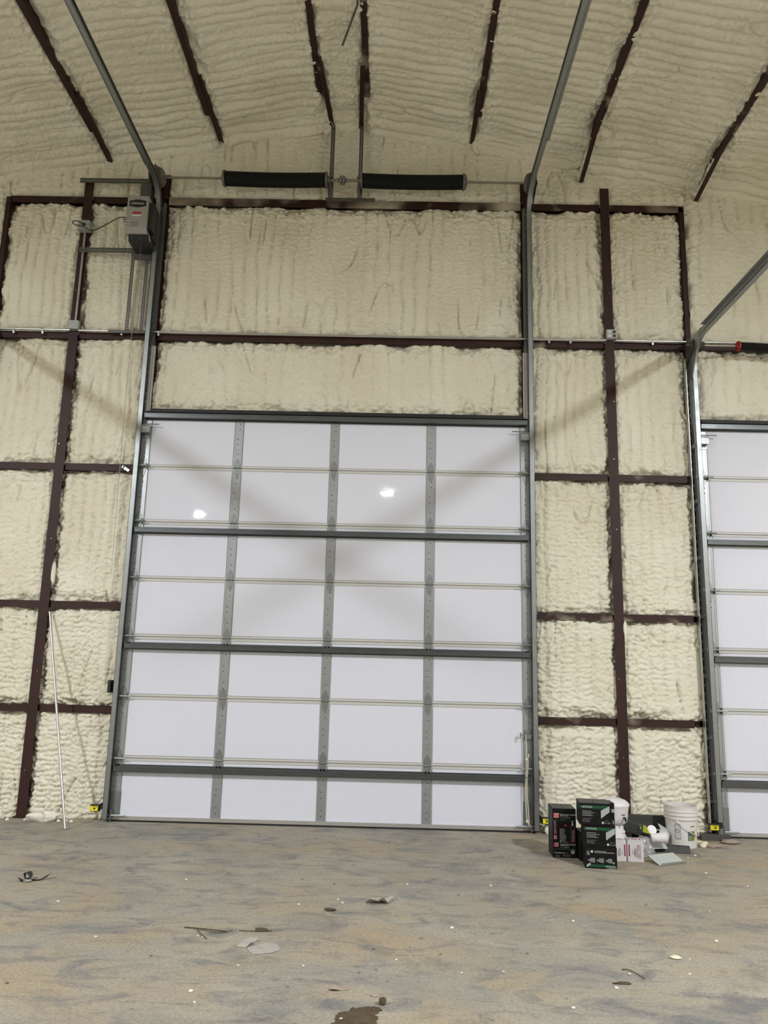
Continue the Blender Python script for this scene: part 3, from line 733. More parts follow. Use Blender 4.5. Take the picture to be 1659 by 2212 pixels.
# ------------------------------------------------------------------ torsion shafts
def spring(x0, x1, c, rad, mat, parent, sag=0.012, name='spring'):
    L = x1-x0; n = int(L/0.0125); prof = []
    for i in range(n):
        h = i*L/n; prof += [(rad-0.0045, h), (rad, h+L/n*0.25), (rad, h+L/n*0.75)]
    prof.append((rad-0.0045, L))
    prof = [(0.02, 0.0)]+prof+[(0.02, L)]
    s = lambda h: -sag*math.sin(math.pi*h/L)
    return MB().lathe(prof, (x0, c[0], c[1]), 'x', 22, sag=s).obj(name, mat, parent, False)
def shaft(xa, xb, y, z, springs, rad, label, drums, cone_mat=CAST, coup=None, drum_r=0.135, keep=0.25):
    r = thing('torsion_shaft', label, 'spring shaft', ((xa+xb)/2, y, z))
    MB().tube([(xa, y, z), (xb, y, z)], 0.0135, 12).obj('shaft', SHAFT, r, True)
    for x0, x1, inner in springs:
        sp = spring(x0, x1, (y, z), rad, SPRING, r)
        for xx, sg, stat in ((x0, -1, inner < 0), (x1, 1, inner > 0)):
            t = MB().lathe([(0.0, -0.012), (rad+0.012, -0.012), (rad+0.014, 0.004), (rad*0.9, 0.012), (0.0, 0.012)], (xx, y, z), 'x', 22)
            t.lathe([(rad*0.5, 0), (rad*0.48, sg*0.035), (0.02, sg*0.037)], (xx, y, z), 'x', 14)
            if not stat:
                for a in range(4): t.bar((xx+sg*0.02, y, z), (xx+sg*0.02, y+math.cos(a*1.571+.5)*rad*0.95, z+math.sin(a*1.571+.5)*rad*0.95), 0.022, 0.022, (1, 0, 0))
            t.obj('spring_cone', cone_mat, sp, True)
    if coup is not None:
        t = MB()
        for dx in (-0.016, 0.016): t.lathe([(0.014, -0.012), (0.05, -0.010), (0.054, 0), (0.05, 0.010), (0.014, 0.012)], (coup+dx, y, z), 'x', 18)
        t.lathe([(0.026, -0.05), (0.026, 0.05)], (coup, y, z), 'x', 14)
        t.obj('coupler', CAST, r, True)
        MB().tube([(coup-0.19, y+0.05, z+0.03), (coup+0.19, y+0.05, z+0.03)], 0.012, 8).obj('spacer_tube', SHAFT, r, True)
    for x, sg in drums:
        p = [(0.02, 0), (drum_r, 0), (drum_r+0.008, 0.010), (drum_r-0.004, 0.018)]
        for i in range(8): p += [(drum_r-0.008-0.004*i, 0.022+i*0.009), (drum_r-0.016-0.004*i, 0.026+i*0.009)]
        p += [(drum_r*0.55, 0.10), (0.02, 0.102)]
        MB().lathe([(a, -sg*h) for a, h in p], (x, y, z), 'x', 26).obj('cable_drum', CAST, r, True)
        t = MB().poly([(x+sg*0.03, 0.05, z-0.17), (x+sg*0.03, 0.05, z+0.12), (x+sg*0.03, y-0.05, z+0.05), (x+sg*0.03, y-0.05, z-0.05)], 0.004, (sg, 0, 0))
        t.lathe([(0.014, -0.01), (0.035, -0.01), (0.035, 0.01), (0.014, 0.01)], (x+sg*0.03, y, z), 'x', 14)
        t.obj('bearing_plate', GALV_DULL, r)
        MB().tube([(x-sg*0.03, y+drum_r*0.8, z), (x-sg*0.012, -0.015, keep)], 0.0022, 5).obj('lift_cable', GALV_DARK, r)
    return r
sh1 = shaft(-2.24, 2.25, -0.15, 7.07, [(-1.36, -0.18, 1), (0.225, 1.40, -1)], 0.083, 'steel torsion shaft with two black springs above the big door', [(-2.165, -1), (2.20, 1)], coup=0.0)
for xx, sg in ((-0.143, 1), (0.197, -1)):
    t = MB().box(xx-0.03, xx+0.03, -0.15, -0.02, 7.12, 7.124).box(xx-0.03, xx+0.03, -0.026, -0.022, 6.94, 7.16)
    t.poly([(xx, -0.02, 7.16), (xx, -0.02, 6.96), (xx, -0.17, 7.03), (xx, -0.17, 7.11)], 0.004, (1, 0, 0))
    t.obj('bearing_bracket', GALV, sh1)
shaft(3.86, 8.25, -0.13, 5.13, [(4.43, 5.6, 1), (6.2, 7.5, -1)], 0.043, 'steel torsion shaft with red coned black spring above the partly seen door', [(3.945, -1), (8.2, 1)], cone_mat=REDP, drum_r=0.075)
shaft(-8.2, -3.80, -0.13, 5.13, [(-7.4, -6.2, 1), (-5.6, -4.42, -1)], 0.043, 'steel torsion shaft with red coned springs above the outer door', [(-8.15, -1), (-3.905, 1)], cone_mat=REDP, drum_r=0.075)
# flag bracket at the bend of the second door's track
t = MB().poly([(3.925, 0.05, 4.75), (3.925, 0.05, 5.22), (3.925, -0.36, 5.235), (3.925, -0.30, 5.15), (3.925, -0.09, 4.78)], 0.004, (-1, 0, 0))
tag(t.obj('flag_bracket', GALV), 'galvanised flag bracket at the bend of the partly seen door track', 'bracket')

# ------------------------------------------------------------------ motor unit, wiring
op = thing('door_operator', 'grey motor unit with black badge beside the big door track', 'door opener', (-2.26, -0.20, 6.17))
OX0, OX1, OZ0, OZ1, OY = -2.385, -2.150, 6.285, 6.700, -0.345
t = MB().box(OX0, OX1, OY, -0.235, OZ0+0.03, OZ1)
t.add([(OX0, OY, OZ0+0.03), (OX1, OY, OZ0+0.03), (OX1-0.004, -0.235, OZ0-0.03), (OX0+0.004, -0.235, OZ0-0.03), (OX0+0.004, -0.235, OZ0+0.03), (OX1-0.004, -0.235, OZ0+0.03),
       (OX0+0.002, OY+0.035, OZ0-0.03), (OX1-0.002, OY+0.035, OZ0-0.03)],
      [(0, 6, 7, 1), (6, 3, 2, 7), (0, 4, 3, 6), (1, 7, 2, 5), (4, 5, 2, 3)])
cover = t.obj('cover', GREYBOX, op)
t = MB().box(OX0+0.015, OX1+0.035, -0.235, -0.03, OZ0-0.035, OZ1-0.04); t.box(OX0+0.03, OX1+0.02, -0.30, -0.03, OZ0-0.115, OZ0-0.035)
t.box(OX1, OX1+0.05, -0.31, -0.20, OZ0+0.02, OZ1-0.06)
t.obj('chassis', BLACK, op)
t = MB().lathe([(0, -0.05), (0.085, -0.045), (0.092, 0.0), (0.092, 0.06)], (OX0+0.005, -0.16, 6.50), 'x', 22)
t.obj('motor', BLACK, op, True)
MB().lathe([(0, -0.045), (0.017, -0.045), (0.021, -0.02), (0.012, 0.0)], (OX0-0.045, -0.20, 6.485), 'x', 12).obj('release_knob', GALV, op, True)
cx, cz = (OX0+OX1)/2, 6.607
pts = []
for sx, s in ((-1, 1), (1, 1), (1, -1), (-1, -1)): pass
prof = [(-0.098, 0.030), (-0.055, 0.040), (-0.02, 0.047), (0.02, 0.047), (0.055, 0.040), (0.098, 0.030), (0.092, 0.0), (0.098, -0.030), (0.055, -0.040), (0.02, -0.047), (-0.02, -0.047), (-0.055, -0.040), (-0.098, -0.030), (-0.092, 0.0)]
MB().poly([(cx+a, OY-0.003, cz+b) for a, b in prof], 0.003, (0, -1, 0)).obj('badge', BLACK, cover)
def FM(x, y, z): return Matrix.Translation((x, y, z)) @ Matrix.Rotation(math.pi/2, 4, 'X')
text('badge_text', 'LiftMaster', PRINT_W, 0.036, FM(cx, OY-0.0045, cz-0.012), cover, align='CENTER')
MB().box(cx-0.048, cx+0.048, OY-0.001, OY, 6.478, 6.505).obj('warning_label', REDP, cover)
MB().box(cx-0.052, cx+0.048, OY-0.001, OY, 6.452, 6.468).obj('white_label', PRINT_W, cover)
text('warning_text', 'WARNING', BLACK, 0.018, FM(cx-0.02, OY-0.001, 6.366), cover, align='CENTER')
text('warning_text', 'To reduce the risk of\nfire or injury read all\nsafety instructions', PRINT_G, 0.011, FM(cx-0.02, OY-0.001, 6.350), cover, align='CENTER')
for k, xx in enumerate((OX0+0.06, OX0+0.16, OX1+0.02)):
    MB().tube([(xx, -0.29, OZ0-0.03), (xx+0.01, -0.30, OZ0-0.07), (xx+0.02, -0.29, OZ0-0.115)], 0.003, 6).obj('wire', PRINT_W if k == 2 else GALV, op)
t = MB().box(OX0+0.02, OX1+0.05, -0.03, -0.018, OZ0-0.19, OZ1+0.06); t.obj('mounting_plate', GALV_DULL, op)
t = MB().box(-2.32, -2.20, -0.16, -0.03, 6.78, 6.99); t.lathe([(0, -0.012), (0.075, -0.012), (0.08, 0), (0.075, 0.012), (0, 0.012)], (-2.215, -0.15, 7.07), 'x', 24)
t.obj('drive_sprocket', GALV_DULL, op)
MB().tube([(-2.215, -0.225, 7.05), (-2.205, -0.23, 6.70)], 0.005, 6).obj('drive_chain', GALV_DARK, op)
# hand chain
t = MB(); prof = []; z = 6.18; path = []; rad = []
while z > 2.45:
    path.append((-2.235+0.012*math.sin(z), -0.22, z)); rad.append(0.0042 if len(path) % 2 else 0.0018); z -= 0.016
t.tube(path, rad, 5)
tag(t.obj('hand_chain', SHAFT), 'thin pull chain hanging from the motor unit', 'chain')
t = MB(); t.add([(-2.30, 0.02, 3.655), (-2.285, 0.02, 3.635), (-2.225, 0.02, 3.60), (-2.215, 0.02, 3.622)], [(0, 1, 2, 3)])
M = Matrix.Translation((-2.258, 0.015, 3.628)) @ Matrix.Rotation(0.55, 4, 'Y')
t = MB().box(-0.045, 0.045, 0.0, 0.003, -0.014, 0.014).box(-0.045, -0.037, -0.02, 0.0, -0.014, 0.014).box(0.037, 0.045, -0.02, 0.04, -0.014, 0.014).xform(M)
tag(t.obj('chain_keeper', CONDUIT), 'small bright tilted chain keeper on the middle girt', 'bracket')
t = MB().box(-2.218, -2.185, -0.06, 0.05, 1.25, 1.375).box(-2.212, -2.19, -0.066, -0.06, 1.27, 1.355)
tag(t.obj('control_box', BLACK), 'small black control box clipped beside the big door track', 'box')

def junction(name, x, z, sx, sz, label, y=0.018, d=0.045, socket=0):
    r = thing(name, label, 'electrical box', (x, y, z-sz/2))
    MB().box(x-sx/2, x+sx/2, y-d, y+0.012, z-sz/2, z+sz/2).obj('box_body', GREYBOX2, r)
    c = 0.012
    pts = [(x-sx/2+c, z-sz/2), (x+sx/2-c, z-sz/2), (x+sx/2, z-sz/2+c), (x+sx/2, z+sz/2-c), (x+sx/2-c, z+sz/2), (x-sx/2+c, z+sz/2), (x-sx/2, z+sz/2-c), (x-sx/2, z-sz/2+c)]
    cp = MB().poly([(a, y-d-0.003, b) for a, b in pts], 0.003, (0, -1, 0)).obj('cover_plate', GREYBOX2, r)
    return r, cp, y-d-0.003
jb, cp, yy = junction('junction_box', -2.99, 5.287, 0.105, 0.10, 'grey junction box on the conduit at the leaning pipe column')
MB().lathe([(0, -0.004), (0.03, -0.003), (0.033, 0)], (-2.99, yy, 5.287), 'y', 18).obj('knockout', GREYBOX2, cp)
so, cp, yy = junction('power_outlet', -2.985, 6.515, 0.13, 0.115, 'grey outlet box on the column with the black power cord plugged in', d=0.065)
MB().lathe([(0, -0.012), (0.040, -0.010), (0.044, 0)], (-2.975, yy, 6.515), 'y', 18).obj('socket_face', GREYBOX2, cp, True)
so2, cp, yy = junction('quad_outlet', 3.075, 5.293, 0.112, 0.105, 'grey four socket outlet box on the column above the boxes')
for dx in (-0.026, 0.026):
    for dz in (-0.024, 0.024):
        MB().lathe([(0, -0.003), (0.017, -0.003), (0.018, 0)], (3.075+dx, yy, 5.293+dz), 'y', 14).obj('socket', PRINT_W if dx < 0 else BLACK, cp)
cord = [(-2.985, -0.075, 6.50), (-3.02, -0.10, 6.525), (-3.075, -0.11, 6.525), (-3.095, -0.10, 6.505), (-3.06, -0.09, 6.485), (-2.97, -0.085, 6.465), (-2.90, -0.08, 6.43), (-2.83, -0.09, 6.425),
        (-2.73, -0.11, 6.465), (-2.62, -0.13, 6.52), (-2.53, -0.16, 6.545), (-2.45, -0.18, 6.53), (-2.40, -0.19, 6.49), (-2.365, -0.20, 6.45)]
def smooth_path(p, n=4):
    out = []; P_ = [Vector(a) for a in p]
    for i in range(len(P_)-1):
        a, b, c, d = P_[max(i-1, 0)], P_[i], P_[i+1], P_[min(i+2, len(P_)-1)]
        for k in range(n):
            s = k/n; out.append(0.5*((2*b)+(c-a)*s+(2*a-5*b+4*c-d)*s*s+(3*b-3*c+d-a)*s**3))
    return out+[P_[-1]]
pc = MB().tube(smooth_path(cord), 0.0055, 7).obj('power_cord', BLACK, op, True)
MB().tube([(-2.975, -0.055, 6.515), (-2.985, -0.085, 6.50)], 0.017, 10).obj('plug', BLACK, pc)

def conduit(pts, label, clips=(), r=0.0125):
    c = thing('conduit', label, 'conduit', pts[0])
    MB().tube(smooth_path(pts, 3) if len(pts) > 2 else pts, r, 12).obj('pipe', CONDUIT, c, True)
    for p, ax in clips:
        if ax == 'x': t = MB().lathe([(r+0.001, -0.012), (r+0.004, -0.012), (r+0.004, 0.012), (r+0.001, 0.012)], p, 'x', 14).box(p[0]-0.010, p[0]+0.010, p[1]-0.004, p[1]+0.045, p[2]-0.045, p[2]-r)
        else: t = MB().lathe([(r+0.001, -0.012), (r+0.004, -0.012), (r+0.004, 0.012), (r+0.001, 0.012)], p, 'z', 14)
        t.obj('clip', CONDUIT, c)
    return c
CY, CZ = 0.012, 5.232
conduit([(-8.0, CY, CZ+0.01), (-3.04, CY, CZ+0.005)], 'bright conduit run outboard of the grey junction box', [((-3.68, CY, CZ), 'x'), ((-3.35, CY, CZ), 'x')])
conduit([(-2.94, CY, CZ), (-2.2, CY, CZ), (0.3, CY, CZ-0.006), (3.02, CY, CZ)], 'long bright conduit crossing above the big white door', [((-2.45, CY, CZ), 'x'), ((-2.03, CY, CZ), 'x'), ((2.38, CY, CZ), 'x'), ((2.62, CY, CZ), 'x')])
conduit([(3.13, CY, CZ), (8.2, CY, CZ-0.01)], 'bright conduit from the four socket outlet past the partly seen door', [((3.54, CY, CZ), 'x')])
conduit([(-2.985, 0.005, 5.33), (-2.985, 0.005, 5.9), (-2.985, 0.005, 6.46)], 'upright grey conduit between junction box and power outlet')
conduit([(-2.362, -0.437, 0.006), (-2.925, 0.012, 2.06)], 'loose galvanised pipe leaning against the dark red column')

# ------------------------------------------------------------------ photo eyes
def photo_eye(x, y, z, label, sx, ang=0.0, post=False):
    r = thing('safety_sensor', label, 'sensor', (x, y, z))
    MB().box(x-0.045, x+0.045, y, y+0.05, z, z+0.062).obj('housing', BLACK, r)
    MB().box(x-0.036 if sx > 0 else x-0.046, x+0.046 if sx > 0 else x+0.036, y-0.001, y, z+0.006, z+0.052).obj('label_sticker', YELLOW, r)
    t = MB().box(x-0.02, x+0.03, y-0.0018, y-0.001, z+0.042, z+0.047).box(x-0.008, x+0.012, y-0.0018, y-0.001, z+0.020, z+0.034); t.obj('printed_mark', BLACK, r)
    a, b = sorted((x-sx*0.045, x-sx*0.085)); MB().box(a, b, y+0.02, y+0.045, z+0.02, z+0.07).box(a, b, y+0.02, 0.06, z+0.066, z+0.07).obj('mounting_arm', BLACK, r)
    return r
photo_eye(-2.225, -0.10, 0.105, 'black and yellow safety sensor near the leaning pipe', -1)
photo_eye(2.245, -0.10, 0.10, 'black and yellow safety sensor between big door and black cartons', 1)
photo_eye(3.885, -0.115, 0.085, 'black and yellow safety sensor beside the white bucket', -1)
t = MB().tube(smooth_path([(2.285, -0.08, 0.14), (2.31, -0.05, 0.12), (2.30, 0.0, 0.10), (2.27, 0.03, 0.11)]), 0.003, 5)
tag(t.obj('sensor_wire', BLACK), 'short black wire behind the sensor near the cartons', 'wire')

# ------------------------------------------------------------------ slide lock, rope
lk = thing('slide_lock', 'galvanised slide lock on the rope edge of the big door', 'lock', (2.10, -0.02, 0.89))
MB().box(2.055, 2.125, -0.020, -0.008, 0.88, 0.985).box(2.055, 2.125, -0.045, -0.02, 0.90, 0.93).obj('lock_plate', GALV, lk)
MB().box(2.00, 2.14, -0.052, -0.045, 0.932, 0.945).box(2.00, 2.008, -0.085, -0.045, 0.915, 0.96).obj('slide_bolt', GALV, lk)
rp = thing('pull_rope', 'cream pull rope hanging down the edge of the big door', 'rope', (2.07, -0.05, 0.06))
def wavy(x, z0, z1, n, a, ph): return [(x+a*math.sin(ph+i*0.9), -0.065+0.5*a*math.cos(ph+i), z0+(z1-z0)*i/n) for i in range(n+1)]
MB().tube(smooth_path(wavy(2.055, 0.94, 0.10, 8, 0.006, 0)), 0.0055, 7).obj('strand', ROPE, rp, True)
MB().tube(smooth_path(wavy(2.070, 0.70, 0.08, 7, 0.008, 2)), 0.005, 7).obj('strand', ROPE, rp, True)
for z, s in ((0.70, 0), (0.115, 1)):
    k = MB().blob((2.062, -0.065, z), 0.017, 0.014, 0.014, 5+s)
    k.tube(smooth_path([(2.062, -0.065, z), (2.078, -0.07, z+0.02-0.05*s), (2.085, -0.07, z+0.06-0.09*s)]), 0.005, 6); k.obj('knot', ROPE, rp, True)

# ------------------------------------------------------------------ cartons
class Carton:
    """box whose front lower edge runs p0->p1 (world xy), height h, depth d; decals live on the front face"""
    def __init__(s, name, label, p0, p1, h, d, mat, cat='box', z0=0.0, group=None, top=None):
        p0 = Vector((*p0, 0)); p1 = Vector((*p1, 0)); s.w = (p1-p0).length; s.h = h; s.d = d
        e = (p1-p0).normalized(); dep = Vector((-e.y, e.x, 0))
        s.M = Matrix(((e.x, dep.x, 0, p0.x), (e.y, dep.y, 0, p0.y), (0, 0, 1, z0), (0, 0, 0, 1)))
        c = p0+e*s.w/2+dep*d/2
        s.r = thing(name, label, cat, (c.x, c.y, z0), group)
        b = 0.004; t = MB()
        ring = [(b, 0), (s.w-b, 0), (s.w, b), (s.w, d-b), (s.w-b, d), (b, d), (0, d-b), (0, b)]
        n = 8; vs = [(x, y, 0) for x, y in ring]+[(x, y, h) for x, y in ring]
        t.add(vs, [tuple(range(n-1, -1, -1))]+[(k, (k+1) % n, n+(k+1) % n, n+k) for k in range(n)]); t.xform(s.M); s.body = t.obj('carton_body', mat, s.r)
        # top flaps, split down the middle
        t = MB().box(0.003, s.w*0.5-0.002, 0.003, d-0.003, h-0.001, h+0.003).box(s.w*0.5+0.002, s.w-0.003, 0.003, d-0.003, h-0.001, h+0.003).xform(s.M); t.obj('top_flap', top or mat, s.r)
    def rect(s, x0, x1, z0, z1, mat, lv=1, name='printed_patch'):
        y = -0.0006*lv; MB().box(x0*s.w, x1*s.w, y, y+0.0005, z0*s.h, z1*s.h).xform(s.M).obj(name, mat, s.body)
    def quad(s, pts, mat, lv=1, name='printed_picture'):
        y = -0.0006*lv; MB().poly([(x*s.w, y, z*s.h) for x, z in pts], 0.0005, (0, -1, 0)).xform(s.M).obj(name, mat, s.body)
    def text(s, body, x, z, size, mat, rot=0.0, align='LEFT', sx=1.0, lv=2):
        M = s.M @ Matrix.Translation((x*s.w, -0.0006*lv, z*s.h)) @ Matrix.Rotation(math.pi/2, 4, 'X') @ Matrix.Rotation(rot, 4, 'Z')
        text('printed_text', body, mat, size, M, s.body, 0.0002, align, sx)
    def lines(s, x, z, n, w, dz, mat, th=0.006, seed=1, lv=1):
        rr = random.Random(seed); t = MB(); y = -0.0006*lv
        for i in range(n):
            a = x; e = x+w*rr.uniform(0.6, 1.0); zz = z-i*dz
            while a < e:
                l = rr.uniform(0.02, 0.07); t.box(a*s.w, min(e, a+l)*s.w, y, y+0.0005, zz*s.h, zz*s.h+th); a += l+0.012
        t.xform(s.M).obj('printed_lines', mat, s.body)

# adhesive carton
A = Carton('adhesive_carton', 'tall black adhesive carton with red logos standing by the big door', (2.122, -0.995), (2.325, -1.003), 0.402, 0.24, BOXBLK, top=BOXTOP)
for zt_, sc in ((0.91, 1), (0.305, 0.85)):
    A.rect(0.05, 0.05+0.22*sc, zt_-0.10*sc, zt_, REDPR); A.text('GRIP\nRITE', 0.065, zt_-0.043*sc, 0.021*sc, PRINT_W, sx=1.0)
    A.text('SUBFLOOR ADHESIVE', 0.32, zt_-0.045, 0.016*sc, PRINT_W); A.lines(0.32, zt_-0.065, 1, 0.5, 0.03, PRINT_L, 0.005, 3)
    A.text('No. 1 ADHESIVE', 0.33, zt_-0.105, 0.012*sc, PRINT_L); A.lines(0.36, zt_-0.135, 1, 0.25, 0.03, PRINT_G, 0.004, 4)
A.rect(0.0, 1.0, 0.758, 0.764, GREENL); A.rect(0.02, 1.0, 0.172, 0.178, GREENL)
A.rect(0.14, 0.16, 0.46, 0.74, REDPR); A.text('HEAVY DUTY', 0.125, 0.48, 0.018, PRINT_W, rot=math.pi/2)
A.rect(0.05, 0.17, 0.37, 0.455, REDPR); A.text('GRIP\nRITE', 0.098, 0.375, 0.015, PRINT_W, rot=math.pi/2)
A.rect(0.50, 0.60, 0.645, 0.675, REDPR); A.lines(0.30, 0.58, 12, 0.30, 0.022, PRINT_L, 0.0035, 8); A.lines(0.42, 0.325, 2, 0.28, 0.02, PRINT_G, 0.003, 9)
A.quad([(0.30, 0.325), (0.34, 0.335), (0.355, 0.318), (0.33, 0.305)], PRINT_W)
A.quad([(0.83, 0.76), (0.85, 0.76), (0.875, 0.665), (0.81, 0.665)], PRINT_W); A.rect(0.765, 0.935, 0.325, 0.662, PRINT_G); A.rect(0.775, 0.925, 0.33, 0.655, BOXBLK, 2)
A.rect(0.885, 0.905, 0.38, 0.60, REDPR, 3); A.text('HEAVY DUTY', 0.868, 0.385, 0.012, PRINT_W, rot=math.pi/2, lv=4); A.rect(0.81, 0.89, 0.335, 0.37, REDPR, 3)
A.text('PrimeSource', 0.05, 0.088, 0.017, PRINT_W); A.lines(0.42, 0.092, 1, 0.3, 0.03, PRINT_G, 0.004, 11); A.lines(0.10, 0.045, 3, 0.25, 0.016, PRINT_G, 0.003, 12); A.lines(0.42, 0.05, 2, 0.45, 0.02, PRINT_G, 0.004, 13)
A.quad([(0.83+0.085*math.cos(a*0.5236), 0.125+0.043*math.sin(a*0.5236)) for a in range(12)], PRINT_L, 1, 'printed_roundel'); A.rect(0.77, 0.83, 0.125, 0.15, BLUEP, 2)
for k in range(3): A.rect(0.83, 0.89, 0.133+0.010*k, 0.138+0.010*k, REDPR, 2)

def hitachi(label, p0, p1, z0, h, d, flip=False, top=BOXBLK):
    c = Carton('nail_carton', label, p0, p1, h, d, BOXBLK, z0=z0, top=top)
    if not flip:
        c.rect(0.02, 0.97, 0.76, 0.90, GREEN); c.text('HITACHI', 0.09, 0.79, 0.021, PRINT_W)
        c.quad([(0.70, 0.68), (0.98, 0.90), (0.98, 0.63), (0.70, 0.31)], PRINT_L, 3)
        c.lines(0.10, 0.62, 4, 0.42, 0.07, PRINT_L, 0.004, 21); c.lines(0.10, 0.27, 3, 0.30, 0.065, PRINT_G, 0.004, 22)
        c.quad([(0.72, 0.16), (0.79, 0.16), (0.78, 0.08), (0.755, 0.05), (0.73, 0.08)], PRINT_W); c.text('3" x .131', 0.81, 0.08, 0.013, PRINT_W); c.lines(0.82, 0.20, 1, 0.12, 0.04, PRINT_G, 0.004, 23)
    else:
        c.rect(0.03, 0.97, 0.075, 0.20, GREEN); c.text('HITACHI', 0.93, 0.165, 0.019, PRINT_W, rot=math.pi)
        c.quad([(0.05, 0.05), (0.17, 0.17), (0.17, 0.28), (0.05, 0.16)], PRINT_L, 3)
        c.rect(0.30, 0.92, 0.73, 0.78, PRINT_G); c.lines(0.30, 0.80, 1, 0.6, 0.05, PRINT_L, 0.004, 31)
        for xx, ww in ((0.09, 0.22), (0.36, 0.23), (0.64, 0.21)):
            c.quad([(xx, 0.42), (xx+ww*0.3, 0.42), (xx+ww*0.35, 0.49), (xx+ww, 0.49), (xx+ww, 0.28), (xx+ww*0.5, 0.29), (xx+ww*0.3, 0.33), (xx, 0.36)], PRINT_G)
        c.rect(0.19, 0.25, 0.73, 0.83, PRINT_W); c.lines(0.06, 0.77, 4, 0.11, 0.05, PRINT_L, 0.004, 33)
        c.quad([(0.89+0.035*math.cos(a*0.6283), 0.30+0.055*math.sin(a*0.6283)) for a in range(10)], PRINT_G, 1, 'printed_roundel')
        c.text('25', 0.868, 0.28, 0.012, PRINT_W)
        c.quad([(0.62, 0.0), (0.98, 0.0), (0.98, 0.09), (0.86, 0.05), (0.80, 0.08), (0.70, 0.04)], PRINT_G, 4, 'scuff_mark')
    return c
hitachi('upside down black nail carton at the bottom of the stack', (2.318, -1.325), (2.572, -1.36), 0.0, 0.168, 0.21, flip=True)
hitachi('black nail carton in the middle of the stack with green band', (2.310, -1.325), (2.566, -1.36), 0.172, 0.166, 0.21)
hitachi('topmost black nail carton of the stack, turned slightly', (2.277, -1.335), (2.525, -1.365), 0.342, 0.168, 0.22, top=BOXTOP)
hitachi('black nail carton on the floor behind the stack', (2.335, -1.10), (2.495, -1.10), 0.0, 0.232, 0.19)
B2 = Carton('adhesive_carton', 'black adhesive carton on end behind the nail carton stack', (2.50, -1.10), (2.635, -1.10), 0.475, 0.15, BOXBLK, top=BOXTOP)
B2.rect(0.80, 0.99, 0.84, 0.90, PRINT_L); B2.quad([(0.88, 0.70), (0.91, 0.70), (0.96, 0.60), (0.84, 0.60)], PRINT_W); B2.rect(0.0, 1.0, 0.70, 0.705, GREENL)

# white screw cartons
W1 = Carton('screw_carton', 'white screw carton with red logo beside the white cup', (2.745, -1.06), (2.880, -1.075), 0.170, 0.115, CARD_W, top=CARD_W)
W1.rect(0.60, 0.82, 0.17, 0.78, MAROON); W1.rect(0.625, 0.795, 0.19, 0.76, CARD_W, 2); W1.text('BIG RED', 0.765, 0.22, 0.026, MAROON, rot=math.pi/2, lv=3)
W1.text('SCREWS', 0.56, 0.24, 0.018, BLACK, rot=math.pi/2); W1.text('EXTERIOR', 0.47, 0.25, 0.011, BLACK, rot=math.pi/2); W1.text('500 PCS', 0.36, 0.35, 0.011, PRINT_G, rot=math.pi/2)
W1.rect(0.08, 0.16, 0.25, 0.80, MAROON)
W2 = Carton('screw_carton', 'white screw carton tucked behind the nail carton stack', (2.64, -1.062), (2.737, -1.060), 0.168, 0.115, CARD_W, top=CARD_W)
W2.rect(0.80, 0.92, 0.25, 0.80, MAROON); W2.text('EXTERIOR', 0.48, 0.25, 0.014, BLACK, rot=math.pi/2); W2.text('SCREWS', 0.36, 0.25, 0.014, BLACK, rot=math.pi/2); W2.text('500 PCS', 0.66, 0.3, 0.011, PRINT_G, rot=math.pi/2)
for c in (W1, W2):      # printed end flap
    t = MB()
    for k in range(4): t.box(c.w*(0.12+0.22*k), c.w*(0.22+0.22*k), c.d*0.25, c.d*0.7, c.h+0.003, c.h+0.0036)
    t.xform(c.M).obj('printed_patch', MAROON, c.body)
t = MB().add([(0, 0, 0), (W2.w, 0, 0), (W2.w*0.85, 0.03, 0.045), (W2.w*0.55, 0.04, 0.06), (W2.w*0.2, 0.03, 0.05)], [(0, 1, 2, 3, 4)])
t.xform(W2.M @ Matrix.Translation((0, 0.06, W2.h+0.003))); t.obj('open_flap', CARD_W, W2.r)

# ------------------------------------------------------------------ water cooler on a white pail
wc = thing('drinks_cooler', 'white drinks cooler with spigot standing behind the cartons', 'cooler', (2.775, -0.58, 0.215))
c0 = (2.775, -0.58, 0.0)
MB().lathe([(0, 0.222), (0.095, 0.222), (0.112, 0.240), (0.122, 0.28), (0.128, 0.345), (0.134, 0.368), (0.136, 0.378)], c0, 'z', 36).obj('cooler_body', COOLER, wc, True)
MB().lathe([(0.138, 0.376), (0.140, 0.386), (0.132, 0.402), (0.105, 0.424), (0.06, 0.440), (0, 0.446)], c0, 'z', 36).obj('lid', COOLER, wc, True)
t = MB().lathe([(0, -0.03), (0.009, -0.03), (0.011, 0)], (2.835, -0.695, 0.285), 'y', 12); t.box(2.829, 2.841, -0.74, -0.722, 0.262, 0.292); t.obj('spigot', BLACK, wc)
MB().lathe([(0.1245, 0.305), (0.1255, 0.315)], c0, 'z', 6, -1.30, -0.95).obj('logo_print', MAROON, wc)
pw = thing('cooler_stand', 'white flared plastic stand under the drinks cooler', 'stand', (2.775, -0.58, 0.0))
MB().lathe([(0, 0), (0.118, 0), (0.120, 0.03), (0.108, 0.085), (0.090, 0.145), (0.087, 0.165), (0.080, 0.18), (0.078, 0.215), (0.085, 0.222), (0, 0.222)], c0, 'z', 36).obj('stand_body', COOLER, pw, True)
MB().lathe([(0.092, 0.142), (0.096, 0.150), (0.090, 0.160)], c0, 'z', 36).obj('stand_ring', COOLER, pw, True)

